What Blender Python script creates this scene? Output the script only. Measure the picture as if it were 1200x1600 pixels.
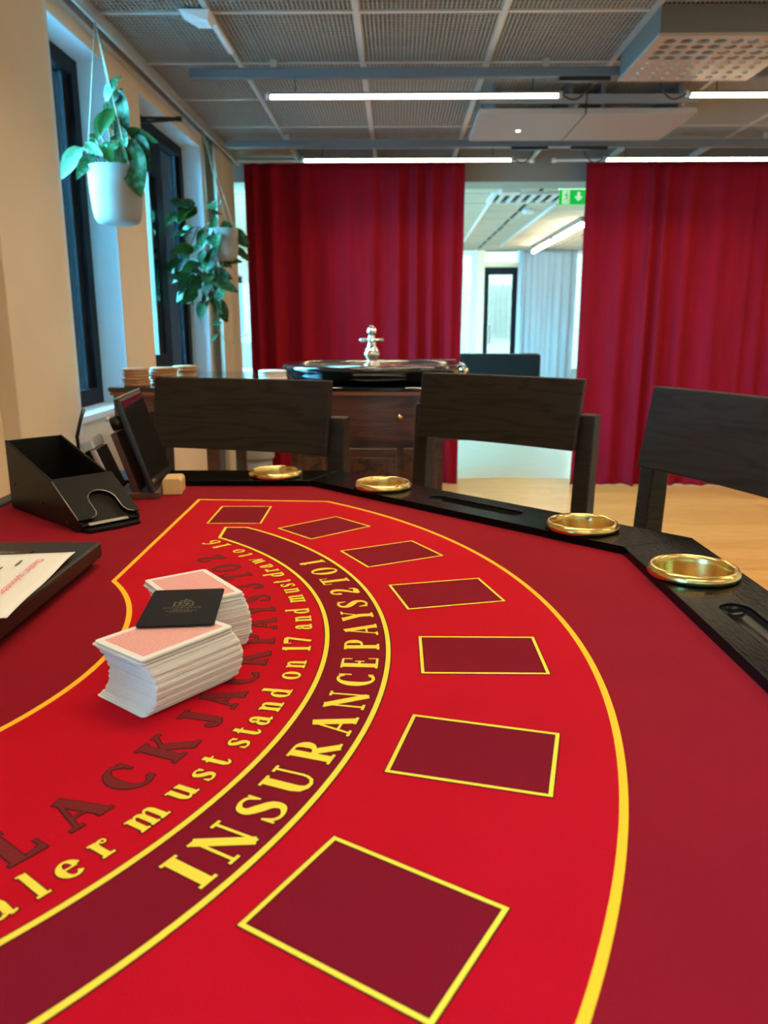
import bpy, bmesh, math, random
from mathutils import Vector, Matrix
from mathutils.geometry import tessellate_polygon

for o in list(bpy.data.objects):
    bpy.data.objects.remove(o, do_unlink=True)
SC = bpy.context.scene
COL = SC.collection
PI = math.pi
R = math.radians
random.seed(11)

# ------------------------------------------------------------------ camera
CAM_H = 1.27
F_PX = 1228.0
cam = bpy.data.cameras.new('camera')
camo = bpy.data.objects.new('camera', cam)
COL.objects.link(camo)
cam.sensor_fit = 'VERTICAL'
cam.sensor_height = 36.0
cam.lens = F_PX / 1600.0 * 36.0
camo.location = (0, 0, CAM_H)
camo.rotation_euler = (PI / 2 - math.atan((800 - 507) / F_PX), 0, 0)
cam.clip_start = 0.02
cam.dof.use_dof = True
cam.dof.focus_distance = 0.80
cam.dof.aperture_fstop = 10.0
SC.camera = camo

# ------------------------------------------------------------------ world, exposure
wd = bpy.data.worlds.new('sky')
SC.world = wd
wd.use_nodes = True
bg = wd.node_tree.nodes['Background']
bg.inputs['Color'].default_value = (0.15, 0.63, 1.0, 1)
bg.inputs['Strength'].default_value = 104.0
SC.view_settings.view_transform = 'Standard'
SC.view_settings.look = 'None'
SC.view_settings.gamma = 1.0
SC.view_settings.use_curve_mapping = False
SC.view_settings.exposure = 0.0
TUBE_STRENGTH = 12.0
TUBE_WATT = 10.0
TUBE_COL = (1.0, 0.80, 0.52, 1)

# portals only steer sky sampling through the window openings, they give no light of their own
def portal(x, y, z, sx, sy, rot):
    l = bpy.data.lights.new('window_portal', 'AREA'); l.shape = 'RECTANGLE'; l.size = sx; l.size_y = sy
    l.cycles.is_portal = True
    o = bpy.data.objects.new('window_portal', l); COL.objects.link(o)
    o.location = (x, y, z); o.rotation_euler = rot
portal(-1.47, 3.30, 1.66, 1.52, 1.0, (0, -PI / 2, 0))
portal(-1.47, 4.95, 1.62, 1.45, 1.14, (0, -PI / 2, 0))
portal(-1.49, -1.30, 1.66, 1.40, 1.5, (0, -PI / 2, 0))
portal(-2.6, 14.25, 1.4, 1.7, 2.1, (-PI / 2, 0, 0))
portal(2.4, 14.22, 1.3, 3.2, 2.5, (-PI / 2, 0, 0))

# ------------------------------------------------------------------ frames
TH = 0.016                                # the room is turned by this against the table

def rw(x, y, z=0.0):                      # room frame -> world
    c, s = math.cos(TH), math.sin(TH)
    return Vector((c * x + s * y, -s * x + c * y, z))

TT = 0.977                                # felt height
CEIL = 2.49

# ------------------------------------------------------------------ materials
MATS = {}

def mat(name, col, rough=0.5, metal=0.0, emit=0.0, emit_col=None, noise=0.0, nscale=20.0, bump=0.0, bscale=200.0,
        spec=0.5, coat=0.0, sheen=0.0, trans=0.0, stretch=None, col2=None):
    if name in MATS:
        return MATS[name]
    m = bpy.data.materials.new(name)
    m.use_nodes = True
    nt = m.node_tree
    b = nt.nodes['Principled BSDF']
    b.inputs['Base Color'].default_value = (*col, 1)
    b.inputs['Roughness'].default_value = rough
    b.inputs['Metallic'].default_value = metal
    b.inputs['Specular IOR Level'].default_value = spec
    b.inputs['Coat Weight'].default_value = coat
    b.inputs['Coat Roughness'].default_value = 0.12
    if sheen:
        b.inputs['Sheen Weight'].default_value = sheen
        b.inputs['Sheen Roughness'].default_value = 0.4
    b.inputs['Transmission Weight'].default_value = trans
    if emit:
        b.inputs['Emission Color'].default_value = emit_col or (*col, 1)
        b.inputs['Emission Strength'].default_value = emit
    tc = nt.nodes.new('ShaderNodeTexCoord')
    mp = nt.nodes.new('ShaderNodeMapping')
    nt.links.new(tc.outputs['Object'], mp.inputs['Vector'])
    if stretch:
        mp.inputs['Scale'].default_value = stretch
    if noise or col2:
        n = nt.nodes.new('ShaderNodeTexNoise')
        n.inputs['Scale'].default_value = nscale
        n.inputs['Detail'].default_value = 5
        nt.links.new(mp.outputs['Vector'], n.inputs['Vector'])
        cr = nt.nodes.new('ShaderNodeValToRGB')
        cr.color_ramp.elements[0].position = 0.3
        cr.color_ramp.elements[1].position = 0.7
        c2 = col2 or tuple(max(0, c * (1 - noise)) for c in col)
        c1 = col if col2 else tuple(min(1, c * (1 + noise)) for c in col)
        cr.color_ramp.elements[0].color = (*c2, 1)
        cr.color_ramp.elements[1].color = (*c1, 1)
        nt.links.new(n.outputs['Fac'], cr.inputs['Fac'])
        nt.links.new(cr.outputs['Color'], b.inputs['Base Color'])
    if bump:
        n2 = nt.nodes.new('ShaderNodeTexNoise')
        n2.inputs['Scale'].default_value = bscale
        n2.inputs['Detail'].default_value = 3
        nt.links.new(mp.outputs['Vector'], n2.inputs['Vector'])
        bp = nt.nodes.new('ShaderNodeBump')
        bp.inputs['Strength'].default_value = bump
        bp.inputs['Distance'].default_value = 0.002
        nt.links.new(n2.outputs['Fac'], bp.inputs['Height'])
        nt.links.new(bp.outputs['Normal'], b.inputs['Normal'])
    MATS[name] = m
    return m


def wood(name, dark, light, rough, scale, stretch, rings=6.0, bump=0.05, coat=0.0, spec=0.5):
    m = mat(name, light, rough, coat=coat, spec=spec)
    nt = m.node_tree
    b = nt.nodes['Principled BSDF']
    mp = [n for n in nt.nodes if n.type == 'MAPPING'][0]
    mp.inputs['Scale'].default_value = stretch
    n = nt.nodes.new('ShaderNodeTexNoise')
    n.inputs['Scale'].default_value = scale
    n.inputs['Detail'].default_value = 3
    n.inputs['Distortion'].default_value = 0.4
    nt.links.new(mp.outputs['Vector'], n.inputs['Vector'])
    mu = nt.nodes.new('ShaderNodeMath'); mu.operation = 'MULTIPLY'
    mu.inputs[1].default_value = rings
    nt.links.new(n.outputs['Fac'], mu.inputs[0])
    fr = nt.nodes.new('ShaderNodeMath'); fr.operation = 'PINGPONG'
    fr.inputs[1].default_value = 0.5
    nt.links.new(mu.outputs[0], fr.inputs[0])
    cr = nt.nodes.new('ShaderNodeValToRGB')
    cr.color_ramp.elements[0].color = (*dark, 1)
    cr.color_ramp.elements[0].position = 0.02
    cr.color_ramp.elements[1].color = (*light, 1)
    cr.color_ramp.elements[1].position = 0.3
    nt.links.new(fr.outputs[0], cr.inputs['Fac'])
    nt.links.new(cr.outputs['Color'], b.inputs['Base Color'])
    bp = nt.nodes.new('ShaderNodeBump')
    bp.inputs['Strength'].default_value = bump
    bp.inputs['Distance'].default_value = 0.002
    n3 = nt.nodes.new('ShaderNodeTexNoise')
    n3.inputs['Scale'].default_value = scale * 8
    nt.links.new(mp.outputs['Vector'], n3.inputs['Vector'])
    nt.links.new(n3.outputs['Fac'], bp.inputs['Height'])
    nt.links.new(bp.outputs['Normal'], b.inputs['Normal'])
    return m


M = dict(
    wall=mat('wall_paint', (0.80, 0.62, 0.43), 0.7, noise=0.03, nscale=3, bump=0.15, bscale=90),
    white=mat('white_paint', (0.72, 0.72, 0.72), 0.5),
    reveal=mat('reveal_daylight_tint', (0.62, 0.70, 0.75), 0.6),  # white paint with the cool daylight tint put into its colour
    grid=mat('grid_metal', (0.44, 0.41, 0.37), 0.35, spec=0.6),
    mesh=mat('mesh_metal', (0.36, 0.325, 0.28), 0.45),
    void=mat('ceiling_void', (0.045, 0.04, 0.035), 0.9, noise=0.3, nscale=3),
    board=mat('acoustic_board', (0.20, 0.185, 0.16), 0.9, noise=0.08, nscale=8),
    duct=mat('duct_metal', (0.25, 0.25, 0.25), 0.4, metal=0.8),
    track=mat('track_grey', (0.13, 0.145, 0.155), 0.45),
    black=mat('black_plastic', (0.012, 0.012, 0.012), 0.35),
    panel=mat('panel_paint', (0.34, 0.30, 0.28), 0.6),
    cass=mat('cassette_white', (0.40, 0.34, 0.28), 0.45),
    hole=mat('hole_dark', (0.003, 0.003, 0.003), 0.8),
    winframe=mat('window_frame_dark', (0.006, 0.006, 0.008), 0.5, spec=0.12),
    darkglass=mat('dark_glass', (0.008, 0.011, 0.018), 0.15, spec=0.35),
    redcurt=mat('red_velvet', (0.235, 0.0008, 0.010), 0.9, sheen=0.02, spec=0.2, noise=0.12, nscale=14, stretch=(1, 1, .15), bump=0.2, bscale=300),
    beige=mat('beige_drape', (0.50, 0.40, 0.29), 0.85, noise=0.05, nscale=8, stretch=(1, 1, .15)),
    felt=mat('felt_crimson', (0.250, 0.004, 0.012), 0.9, sheen=0.02, noise=0.06, nscale=9, bump=0.35, bscale=900, spec=0.08),
    red=mat('felt_print_red', (0.475, 0.0012, 0.010), 0.9, sheen=0.02, noise=0.06, nscale=9, bump=0.35, bscale=900, spec=0.08),
    crim=mat('felt_print_dark', (0.195, 0.003, 0.012), 0.9, sheen=0.02, noise=0.06, nscale=9, bump=0.35, bscale=900, spec=0.08),
    yel=mat('felt_print_yellow', (0.93, 0.62, 0.045), 0.8, spec=0.25, bump=0.3, bscale=900),
    gold=mat('felt_print_gold', (0.90, 0.48, 0.015), 0.8, spec=0.25, bump=0.3, bscale=900),
    ink=mat('felt_print_black', (0.030, 0.006, 0.006), 0.85, spec=0.2),
    brick=mat('felt_print_brick', (0.165, 0.008, 0.008), 0.85, spec=0.25, bump=0.3, bscale=900),
    rail=mat('rail_lacquer', (0.0035, 0.003, 0.0026), 0.15, bump=0.22, bscale=60, stretch=(6, 1.2, 4), spec=0.05),
    brass=mat('brass', (0.80, 0.56, 0.20), 0.24, metal=1.0),
    shoe=mat('shoe_black', (0.007, 0.0058, 0.0045), 0.38, bump=0.12, bscale=500, spec=0.18),
    steel=mat('worn_steel', (0.5, 0.46, 0.38), 0.35, metal=1.0),
    lid=mat('tray_lid', (0.016, 0.012, 0.008), 0.40, bump=0.2, bscale=400, spec=0.4),
    paper=mat('paper', (0.80, 0.78, 0.74), 0.7),
    redink=mat('red_ink', (0.75, 0.03, 0.05), 0.7),
    greyink=mat('grey_ink', (0.10, 0.09, 0.08), 0.7),
    card=mat('card_white', (0.80, 0.78, 0.74), 0.45),
    cardblack=mat('cut_card_black', (0.010, 0.009, 0.008), 0.5, spec=0.1),
    cardgold=mat('cut_card_print', (0.12, 0.10, 0.05), 0.5),
    chrome=mat('chrome', (0.85, 0.83, 0.78), 0.08, metal=1.0),
    lacq=mat('black_lacquer', (0.006, 0.006, 0.007), 0.08, coat=0.6),
    green=mat('exit_green', (0.0, 0.42, 0.05), 0.4, emit=0.55, emit_col=(0.0, 0.62, 0.07, 1)),
    exitw=mat('exit_white', (0.75, 0.9, 0.75), 0.4, emit=0.6, emit_col=(0.75, 1.0, 0.78, 1)),
    exittop=mat('exit_diffuser', (0.9, 1, 0.95), 0.4, emit=1.2, emit_col=(0.85, 1.0, 0.93, 1)),
    tube=mat('tube_light', (1, 1, 1), 0.4, emit=TUBE_STRENGTH, emit_col=TUBE_COL),
    tube2=mat('tube_light_far', (1, 1, 1), 0.4, emit=48.0, emit_col=TUBE_COL),
    pot=mat('pot_ceramic', (0.31, 0.285, 0.26), 0.55, spec=0.3, noise=0.04, nscale=6),
    rope=mat('cotton_rope', (0.50, 0.42, 0.30), 0.9),
    soil=mat('soil', (0.03, 0.02, 0.012), 0.95),
    stem=mat('plant_stem', (0.10, 0.16, 0.05), 0.6),
    trash=mat('bin_grey', (0.27, 0.255, 0.22), 0.45),
    cork=mat('coaster_wood', (0.44, 0.21, 0.085), 0.6, noise=0.12, nscale=30),
    coastw=mat('coaster_white', (0.74, 0.68, 0.60), 0.5),
    clear=mat('clear_plastic', (0.8, 0.85, 0.88), 0.1, trans=0.6),
    greyplastic=mat('grey_plastic', (0.42, 0.36, 0.33), 0.45),
    brownboard=mat('brown_board', (0.10, 0.035, 0.018), 0.5),
    sofa=mat('black_leather', (0.008, 0.006, 0.005), 0.5, spec=0.1, bump=0.2, bscale=120),
    sheer=mat('grey_sheer', (0.24, 0.255, 0.26), 0.9, noise=0.1, nscale=10, stretch=(1, 1, .1)),
    doorw=mat('pale_wood', (0.75, 0.58, 0.36), 0.5),
    outw=mat('outside_render', (0.86, 0.90, 0.90), 0.9, noise=0.05, nscale=1),
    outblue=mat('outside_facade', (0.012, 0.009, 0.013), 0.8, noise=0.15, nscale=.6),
    outside=mat('outside_paving', (0.13, 0.14, 0.145), 0.9),
    hdr=mat('header_paint', (0.25, 0.235, 0.21), 0.7),
    ceil2=mat('ceiling_board_tan', (0.50, 0.42, 0.33), 0.8),
    screen=mat('tablet_glass', (0.006, 0.006, 0.006), 0.05, coat=0.5),
    birch=mat('birch_wood', (0.72, 0.44, 0.17), 0.5, noise=0.06, nscale=18, stretch=(1, 5, 1)),
)
M['chair'] = wood('chair_wood', (0.013, 0.0075, 0.0042), (0.024, 0.014, 0.008), 0.5, 1.6, (1.0, 6, 11), 9, 0.10, spec=0.22)
M['mahog'] = wood('mahogany', (0.035, 0.008, 0.004), (0.085, 0.022, 0.010), 0.28, 3, (1.0, 6, 9), 6, 0.03, coat=0.4)
M['burl'] = wood('burl_veneer', (0.018, 0.005, 0.003), (0.075, 0.022, 0.008), 0.25, 12, (1, 1, 1), 5, 0.03, coat=0.4)
M['trimwood'] = mat('trim_wood', (0.24, 0.08, 0.035), 0.3, coat=0.4)
M['bowl'] = wood('wheel_wood', (0.06, 0.018, 0.006), (0.16, 0.05, 0.018), 0.2, 6, (1, 1, 1), 5, 0.02, coat=0.6)
M['floor_a'] = wood('oak_plank_a', (0.58, 0.27, 0.070), (0.69, 0.335, 0.092), 0.33, 3, (0.7, 7, 1), 5, 0.04)
M['floor_b'] = wood('oak_plank_b', (0.55, 0.248, 0.062), (0.645, 0.305, 0.082), 0.33, 3, (0.7, 7, 1), 5, 0.04)
M['floor_c'] = wood('oak_plank_c', (0.62, 0.296, 0.082), (0.73, 0.365, 0.108), 0.33, 3, (0.7, 7, 1), 5, 0.04)
M['joint'] = mat('floor_joint', (0.30, 0.16, 0.06), 0.8)
M['floor2'] = mat('pale_floor', (0.88, 0.70, 0.50), 0.20, noise=0.04, nscale=2, spec=0.7)

# glass for the outside windows: clear sheet that keeps light passing
gm = bpy.data.materials.new('window_glass'); gm.use_nodes = True
nt = gm.node_tree; nt.nodes.clear()
o_ = nt.nodes.new('ShaderNodeOutputMaterial'); tr = nt.nodes.new('ShaderNodeBsdfTransparent'); gl = nt.nodes.new('ShaderNodeBsdfGlossy')
mx = nt.nodes.new('ShaderNodeMixShader'); fr = nt.nodes.new('ShaderNodeFresnel')
tr.inputs[0].default_value = (0.86, 0.93, 0.95, 1); gl.inputs['Roughness'].default_value = 0.02; fr.inputs[0].default_value = 1.35
nt.links.new(fr.outputs[0], mx.inputs[0]); nt.links.new(tr.outputs[0], mx.inputs[1]); nt.links.new(gl.outputs[0], mx.inputs[2])
nt.links.new(mx.outputs[0], o_.inputs[0])
M['glass'] = gm
gf = gm.copy(); gf.name = 'daylight_dimming_glass'  # window glass with an added tint that dims and warms the daylight
[q for q in gf.node_tree.nodes if q.type == 'BSDF_TRANSPARENT'][0].inputs[0].default_value = (0.36, 0.225, 0.175, 1)
M['glassfar'] = gf

# leaf: green with pale variegation along the blade
lf = mat('leaf_green', (0.03, 0.13, 0.035), 0.5, noise=0.0, spec=0.2)
nt = lf.node_tree; b = nt.nodes['Principled BSDF']
n = nt.nodes.new('ShaderNodeTexNoise'); n.inputs['Scale'].default_value = 6; n.inputs['Detail'].default_value = 4
mp = [q for q in nt.nodes if q.type == 'MAPPING'][0]; nt.links.new(mp.outputs[0], n.inputs['Vector'])
cr = nt.nodes.new('ShaderNodeValToRGB')
cr.color_ramp.elements[0].position = 0.46; cr.color_ramp.elements[0].color = (0.011, 0.055, 0.010, 1)
cr.color_ramp.elements[1].position = 0.66; cr.color_ramp.elements[1].color = (0.09, 0.17, 0.10, 1)
nt.links.new(n.outputs['Fac'], cr.inputs['Fac']); nt.links.new(cr.outputs[0], b.inputs['Base Color'])
b.inputs['Transmission Weight'].default_value = 0.0
M['leaf'] = lf
lf2 = lf.copy(); lf2.name = 'leaf_dark_green'
q = [x for x in lf2.node_tree.nodes if x.type == 'VALTORGB'][0]
q.color_ramp.elements[0].color = (0.016, 0.062, 0.007, 1); q.color_ramp.elements[1].color = (0.028, 0.09, 0.015, 1)
M['leaf2'] = lf2

# card back: pink lattice on white
cb = mat('card_back', (0.8, 0.3, 0.3), 0.45)
nt = cb.node_tree; b = nt.nodes['Principled BSDF']; tc = [q for q in nt.nodes if q.type == 'TEX_COORD'][0]
mp = [q for q in nt.nodes if q.type == 'MAPPING'][0]; mp.inputs['Rotation'].default_value = (0, 0, PI / 4)
ck = nt.nodes.new('ShaderNodeTexChecker'); ck.inputs['Scale'].default_value = 620
ck.inputs['Color1'].default_value = (0.70, 0.07, 0.075, 1); ck.inputs['Color2'].default_value = (0.84, 0.66, 0.60, 1)
nt.links.new(mp.outputs[0], ck.inputs['Vector']); nt.links.new(ck.outputs['Color'], b.inputs['Base Color'])
M['cardback'] = cb


# ------------------------------------------------------------------ object helpers
def link(o, parent=None):
    COL.objects.link(o)
    if parent is not None:
        o.parent = parent
    return o


def tag(o, label=None, cat=None, group=None, kind=None):
    if label: o['label'] = label
    if cat: o['category'] = cat
    if group: o['group'] = group
    if kind: o['kind'] = kind
    return o


def thing(name, label, cat, loc=(0, 0, 0), rz=0.0, group=None):
    o = link(bpy.data.objects.new(name, None))
    o.empty_display_size = 0.05
    o.location = loc
    o.rotation_euler = (0, 0, rz)
    return tag(o, label, cat, group)


def copy_tree(src, parent=None):
    c = src.copy()
    COL.objects.link(c)
    c.parent = parent
    for ch in list(src.children):
        copy_tree(ch, c)
    return c


class MB:
    """collects shapes, then links them as ONE mesh object"""
    def __init__(s):
        s.v = []; s.f = []; s.m = []; s.sm = []

    def add(s, vs, fs, mi=0, smooth=False):
        k = len(s.v)
        s.v += [tuple(p) for p in vs]
        for f in fs:
            s.f.append([i + k for i in f]); s.m.append(mi); s.sm.append(smooth)
        return s

    def box(s, x0, x1, y0, y1, z0, z1, mi=0, mx=None):
        vs = [Vector(p) for p in ((x0, y0, z0), (x1, y0, z0), (x1, y1, z0), (x0, y1, z0), (x0, y0, z1), (x1, y0, z1), (x1, y1, z1), (x0, y1, z1))]
        if mx is not None: vs = [mx @ p for p in vs]
        return s.add(vs, [(0, 3, 2, 1), (4, 5, 6, 7), (0, 1, 5, 4), (1, 2, 6, 5), (2, 3, 7, 6), (3, 0, 4, 7)], mi)

    def lathe(s, prof, n=32, mi=0, c=(0, 0, 0), smooth=True, sx=1, sy=1, mx=None):
        vs = []; fs = []
        for r, z in prof:
            for i in range(n):
                a = 2 * PI * i / n
                vs.append(Vector((c[0] + r * sx * math.cos(a), c[1] + r * sy * math.sin(a), c[2] + z)))
        for j in range(len(prof) - 1):
            for i in range(n):
                i2 = (i + 1) % n
                fs.append((j * n + i, j * n + i2, (j + 1) * n + i2, (j + 1) * n + i))
        if prof[0][0] > 1e-6: fs.append(tuple(range(n - 1, -1, -1)))
        if prof[-1][0] > 1e-6: fs.append(tuple((len(prof) - 1) * n + i for i in range(n)))
        if mx is not None: vs = [mx @ p for p in vs]
        return s.add(vs, fs, mi, smooth)

    def tube(s, pts, r, n=8, mi=0, caps=True):
        pts = [Vector(p) for p in pts]
        vs = []; fs = []
        up = Vector((0.13, 0.27, 1)).normalized()
        for k, p in enumerate(pts):
            t = (pts[min(k + 1, len(pts) - 1)] - pts[max(k - 1, 0)]).normalized()
            a = t.cross(up)
            if a.length < 1e-3: a = t.cross(Vector((1, 0, 0)))
            a.normalize(); bb = t.cross(a)
            rr = r[k] if isinstance(r, (list, tuple)) else r
            for i in range(n):
                q = 2 * PI * i / n
                vs.append(p + a * rr * math.cos(q) + bb * rr * math.sin(q))
        for k in range(len(pts) - 1):
            for i in range(n):
                i2 = (i + 1) % n
                fs.append((k * n + i, k * n + i2, (k + 1) * n + i2, (k + 1) * n + i))
        if caps:
            fs.append(tuple(range(n - 1, -1, -1))); fs.append(tuple((len(pts) - 1) * n + i for i in range(n)))
        return s.add(vs, fs, mi, True)

    def poly(s, outline, z, mi=0, holes=()):
        loops = [[Vector((p[0], p[1], 0)) for p in outline]] + [[Vector((p[0], p[1], 0)) for p in h] for h in holes]
        tris = tessellate_polygon(loops)
        flat = [p for l in loops for p in l]
        fs = []
        for t in tris:
            a, b_, c = (flat[i] for i in t)
            cr_ = (b_ - a).cross(c - a).z
            fs.append(tuple(t) if cr_ > 0 else tuple(reversed(t)))
        return s.add([(p.x, p.y, z) for p in flat], fs, mi)

    def prism(s, outline, z0, z1, mi=0, holes=(), mx=None):
        loops = [[Vector((p[0], p[1], 0)) for p in outline]] + [[Vector((p[0], p[1], 0)) for p in h] for h in holes]
        tris = tessellate_polygon(loops)
        flat = [p for l in loops for p in l]
        n_ = len(flat)
        vs = [Vector((p.x, p.y, z0)) for p in flat] + [Vector((p.x, p.y, z1)) for p in flat]
        fs = []
        for t in tris:
            a, b_, c = (flat[i] for i in t)
            t = tuple(t) if (b_ - a).cross(c - a).z > 0 else tuple(reversed(t))
            fs.append(tuple(reversed(t))); fs.append(tuple(i + n_ for i in t))
        k = 0
        for li, l in enumerate(loops):
            m_ = len(l)
            area = sum(l[i].x * l[(i + 1) % m_].y - l[(i + 1) % m_].x * l[i].y for i in range(m_))
            flip = (area < 0) if li == 0 else (area > 0)
            for i in range(m_):
                a, b_ = k + i, k + (i + 1) % m_
                q_ = (a, b_, b_ + n_, a + n_)
                fs.append(tuple(reversed(q_)) if flip else q_)
            k += m_
        if mx is not None: vs = [mx @ p for p in vs]
        return s.add(vs, fs, mi)

    def ribbon(s, pts, w, z, mi=0, closed=False):
        """flat stroke; w scalar or per point; ends butt"""
        n_ = len(pts); L_ = []; R_ = []
        for k in range(n_):
            p = Vector(pts[k][:2])
            if closed:
                a = Vector(pts[(k - 1) % n_][:2]); c = Vector(pts[(k + 1) % n_][:2])
            else:
                a = Vector(pts[max(k - 1, 0)][:2]); c = Vector(pts[min(k + 1, n_ - 1)][:2])
            t1 = (p - a); t2 = (c - p)
            if t1.length < 1e-9: t1 = t2
            if t2.length < 1e-9: t2 = t1
            t1 = t1.normalized(); t2 = t2.normalized()
            t = (t1 + t2)
            t = t.normalized() if t.length > 1e-6 else t1
            nn = Vector((-t.y, t.x))
            cs = max(0.35, nn.dot(Vector((-t1.y, t1.x))))
            ww = (w[k] if isinstance(w, (list, tuple)) else w) * 0.5 / cs
            L_.append((p.x + nn.x * ww, p.y + nn.y * ww, z)); R_.append((p.x - nn.x * ww, p.y - nn.y * ww, z))
        fs = []
        m_ = n_ if closed else n_ - 1
        for k in range(m_):
            k2 = (k + 1) % n_
            fs.append((k + n_, k2 + n_, k2, k))
        return s.add(L_ + R_, fs, mi)

    def build(s, name, mats, parent=None, bevel=0.0, seg=2):
        me = bpy.data.meshes.new(name)
        me.from_pydata(s.v, [], s.f)
        if not isinstance(mats, (list, tuple)): mats = [mats]
        for m_ in mats: me.materials.append(m_)
        for p, mi, sm in zip(me.polygons, s.m, s.sm):
            p.material_index = mi; p.use_smooth = sm
        me.update()
        o = bpy.data.objects.new(name, me)
        link(o, parent)
        if bevel:
            md = o.modifiers.new('bevel', 'BEVEL')
            md.width = bevel; md.segments = seg; md.limit_method = 'ANGLE'; md.angle_limit = R(40)
        return o


def struct(name, mb, mats, parent=None, bevel=0.0, room=True):
    o = mb.build(name, mats, parent, bevel)
    if parent is None:
        o['kind'] = 'structure'
        if room: o.rotation_euler.z = -TH
    return o


def circle(cx, cy, r, n=40, a0=0.0):
    return [(cx + r * math.cos(a0 + 2 * PI * i / n), cy + r * math.sin(a0 + 2 * PI * i / n)) for i in range(n)]


def arc(cx, cy, r, a0, a1, n=64):
    return [(cx + r * math.cos(R(a0 + (a1 - a0) * i / n)), cy + r * math.sin(R(a0 + (a1 - a0) * i / n))) for i in range(n + 1)]


def stadium(p0, p1, r, n=10):
    d = (Vector(p1) - Vector(p0)); a = math.atan2(d.y, d.x)
    out = [(p1[0] + r * math.cos(a - PI / 2 + PI * i / n), p1[1] + r * math.sin(a - PI / 2 + PI * i / n)) for i in range(n + 1)]
    out += [(p0[0] + r * math.cos(a + PI / 2 + PI * i / n), p0[1] + r * math.sin(a + PI / 2 + PI * i / n)) for i in range(n + 1)]
    return out


# ================================================================== STRUCTURE
# floor of planks
fl = struct('floor', MB().box(-1.6, 5.2, -2.6, 6.6, -0.05, -0.006), M['joint'])
pw, plen = 0.195, 1.9
plank_me = {}
row = 0
y = -2.6
random.seed(3)
k = 0
while y < 6.6:
    x = -1.6 - random.random() * plen
    while x < 5.2:
        x0, x1 = max(x, -1.6) + .0012, min(x + plen, 5.2) - .0012
        if x1 - x0 > .05:
            nm = random.choice('abc')
            full = abs((x1 - x0) - (plen - .0024)) < 1e-4
            yy1 = min(y + pw, 6.6)
            key = (nm, full and yy1 - y > pw - 1e-4)
            if key[1] and key in plank_me:
                o = bpy.data.objects.new('plank', plank_me[key]); link(o, fl); o.location = ((x0 + x1) / 2, y + pw / 2, 0)
            else:
                hx, hy = (x1 - x0) / 2, (yy1 - y) / 2 - .001
                o = MB().box(-hx, hx, -hy, hy, -.006, 0).build('plank', M['floor_' + nm], fl)
                o.location = ((x0 + x1) / 2, (y + yy1) / 2, 0)
                if key[1]: plank_me[key] = o.data
        x += plen
    y += pw
struct('floor', MB().box(-6, 6, 6.602, 14.3, -0.05, 0.0), M['floor2'])

# left wall with two window openings
WX = -1.31
WT = 0.20
WN = (-2.10, -0.50); W1 = (2.93, 3.86); W2 = (4.325, 5.62); SILL = 0.90; HEAD = 2.415
wb = MB()
for a, b_ in ((-2.6, WN[0]), (WN[1], W1[0]), (W1[1], W2[0]), (W2[1], 6.42)):
    wb.box(WX - WT, WX, a, b_, 0, 3.0)
for a, b_ in (WN, W1, W2):
    wb.box(WX - WT, WX, a, b_, 0, SILL - .03)
    wb.box(WX - WT, WX, a, b_, HEAD, 3.0)
wl = struct('wall_left', wb, M['wall'])
pr = MB().box(WX, -1.25, 2.59, 3.085, 0, CEIL - .01)
struct('pier', pr, M['wall'], wl, bevel=.004)
struct('corner_strip', MB().box(WX, -1.256, 3.085, 3.13, 0, CEIL - .01), M['white'], wl, bevel=.006)
struct('wall_right', MB().box(5.2, 5.4, -2.8, 6.9, 0, 3.0), M['wall'])
struct('wall_rear', MB().box(-1.65, 5.4, -2.8, -2.6, 0, 3.0), M['wall'])


def window(idx, a, b_, posts, panes):
    # frame set back in the opening
    xo, xi = WX - WT + .015, WX - .125
    mb = MB()
    fw = 0.075
    mb.box(xo, xi, a, a + fw, SILL, HEAD); mb.box(xo, xi, b_ - fw, b_, SILL, HEAD)
    mb.box(xo, xi, a + fw, b_ - fw, SILL, SILL + fw); mb.box(xo, xi, a + fw, b_ - fw, HEAD - fw, HEAD)
    for p0, p1, z0, z1 in posts:
        mb.box(xo + .005, xi - .02, p0, p1, z0, z1)
    w = struct('window_%d' % idx, mb, M['winframe'])
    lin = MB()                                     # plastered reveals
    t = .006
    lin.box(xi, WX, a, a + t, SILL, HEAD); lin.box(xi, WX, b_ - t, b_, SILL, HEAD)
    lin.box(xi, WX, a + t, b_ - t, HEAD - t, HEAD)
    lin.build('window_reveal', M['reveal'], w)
    MB().box(xi - .02, WX + .018, a, b_, SILL - .03, SILL).build('window_sill', M['white'], w, bevel=.003)
    for p0, p1, z0, z1, mm in panes:
        MB().box(xo + .024, xo + .030, p0, p1, z0, z1).build('pane', M[mm], w)
    return w

w1 = window(1, *W1, [(3.72, 3.80, SILL + .06, HEAD - .06)], [(3.0, 3.72, SILL + .07, HEAD - .07, 'glass')])
w2 = window(2, *W2, [(5.05, 5.18, SILL + .06, HEAD - .06), (4.39, 5.05, 2.13, HEAD - .06), (4.39, 5.05, SILL + .06, 1.09), (5.50, 5.56, SILL + .06, HEAD - .06)],
            [(4.4, 5.05, 1.09, 2.13, 'glass'), (5.18, 5.50, SILL + .07, HEAD - .07, 'glass')])
window(5, *WN, [], [(-2.03, -.57, SILL + .07, HEAD - .07, 'glass')])
sash = MB()
MB().box(-1.49, -1.447, 4.862, 4.876, 1.09, 2.13).build('sash_edge', mat('sash_pale', (0.25, 0.26, 0.27), 0.5), w2)
for p0 in (4.90, 4.955, 5.01):
    sash.box(WX - .19, WX - .155 - .015 * (p0 > 4.92), p0, p0 + .035, 1.09, 2.13)
sash.build('sash_profile', mat('sash_grey', (0.10, 0.14, 0.17), 0.4), w2)
st = MB()
zc = 2.298
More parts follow.
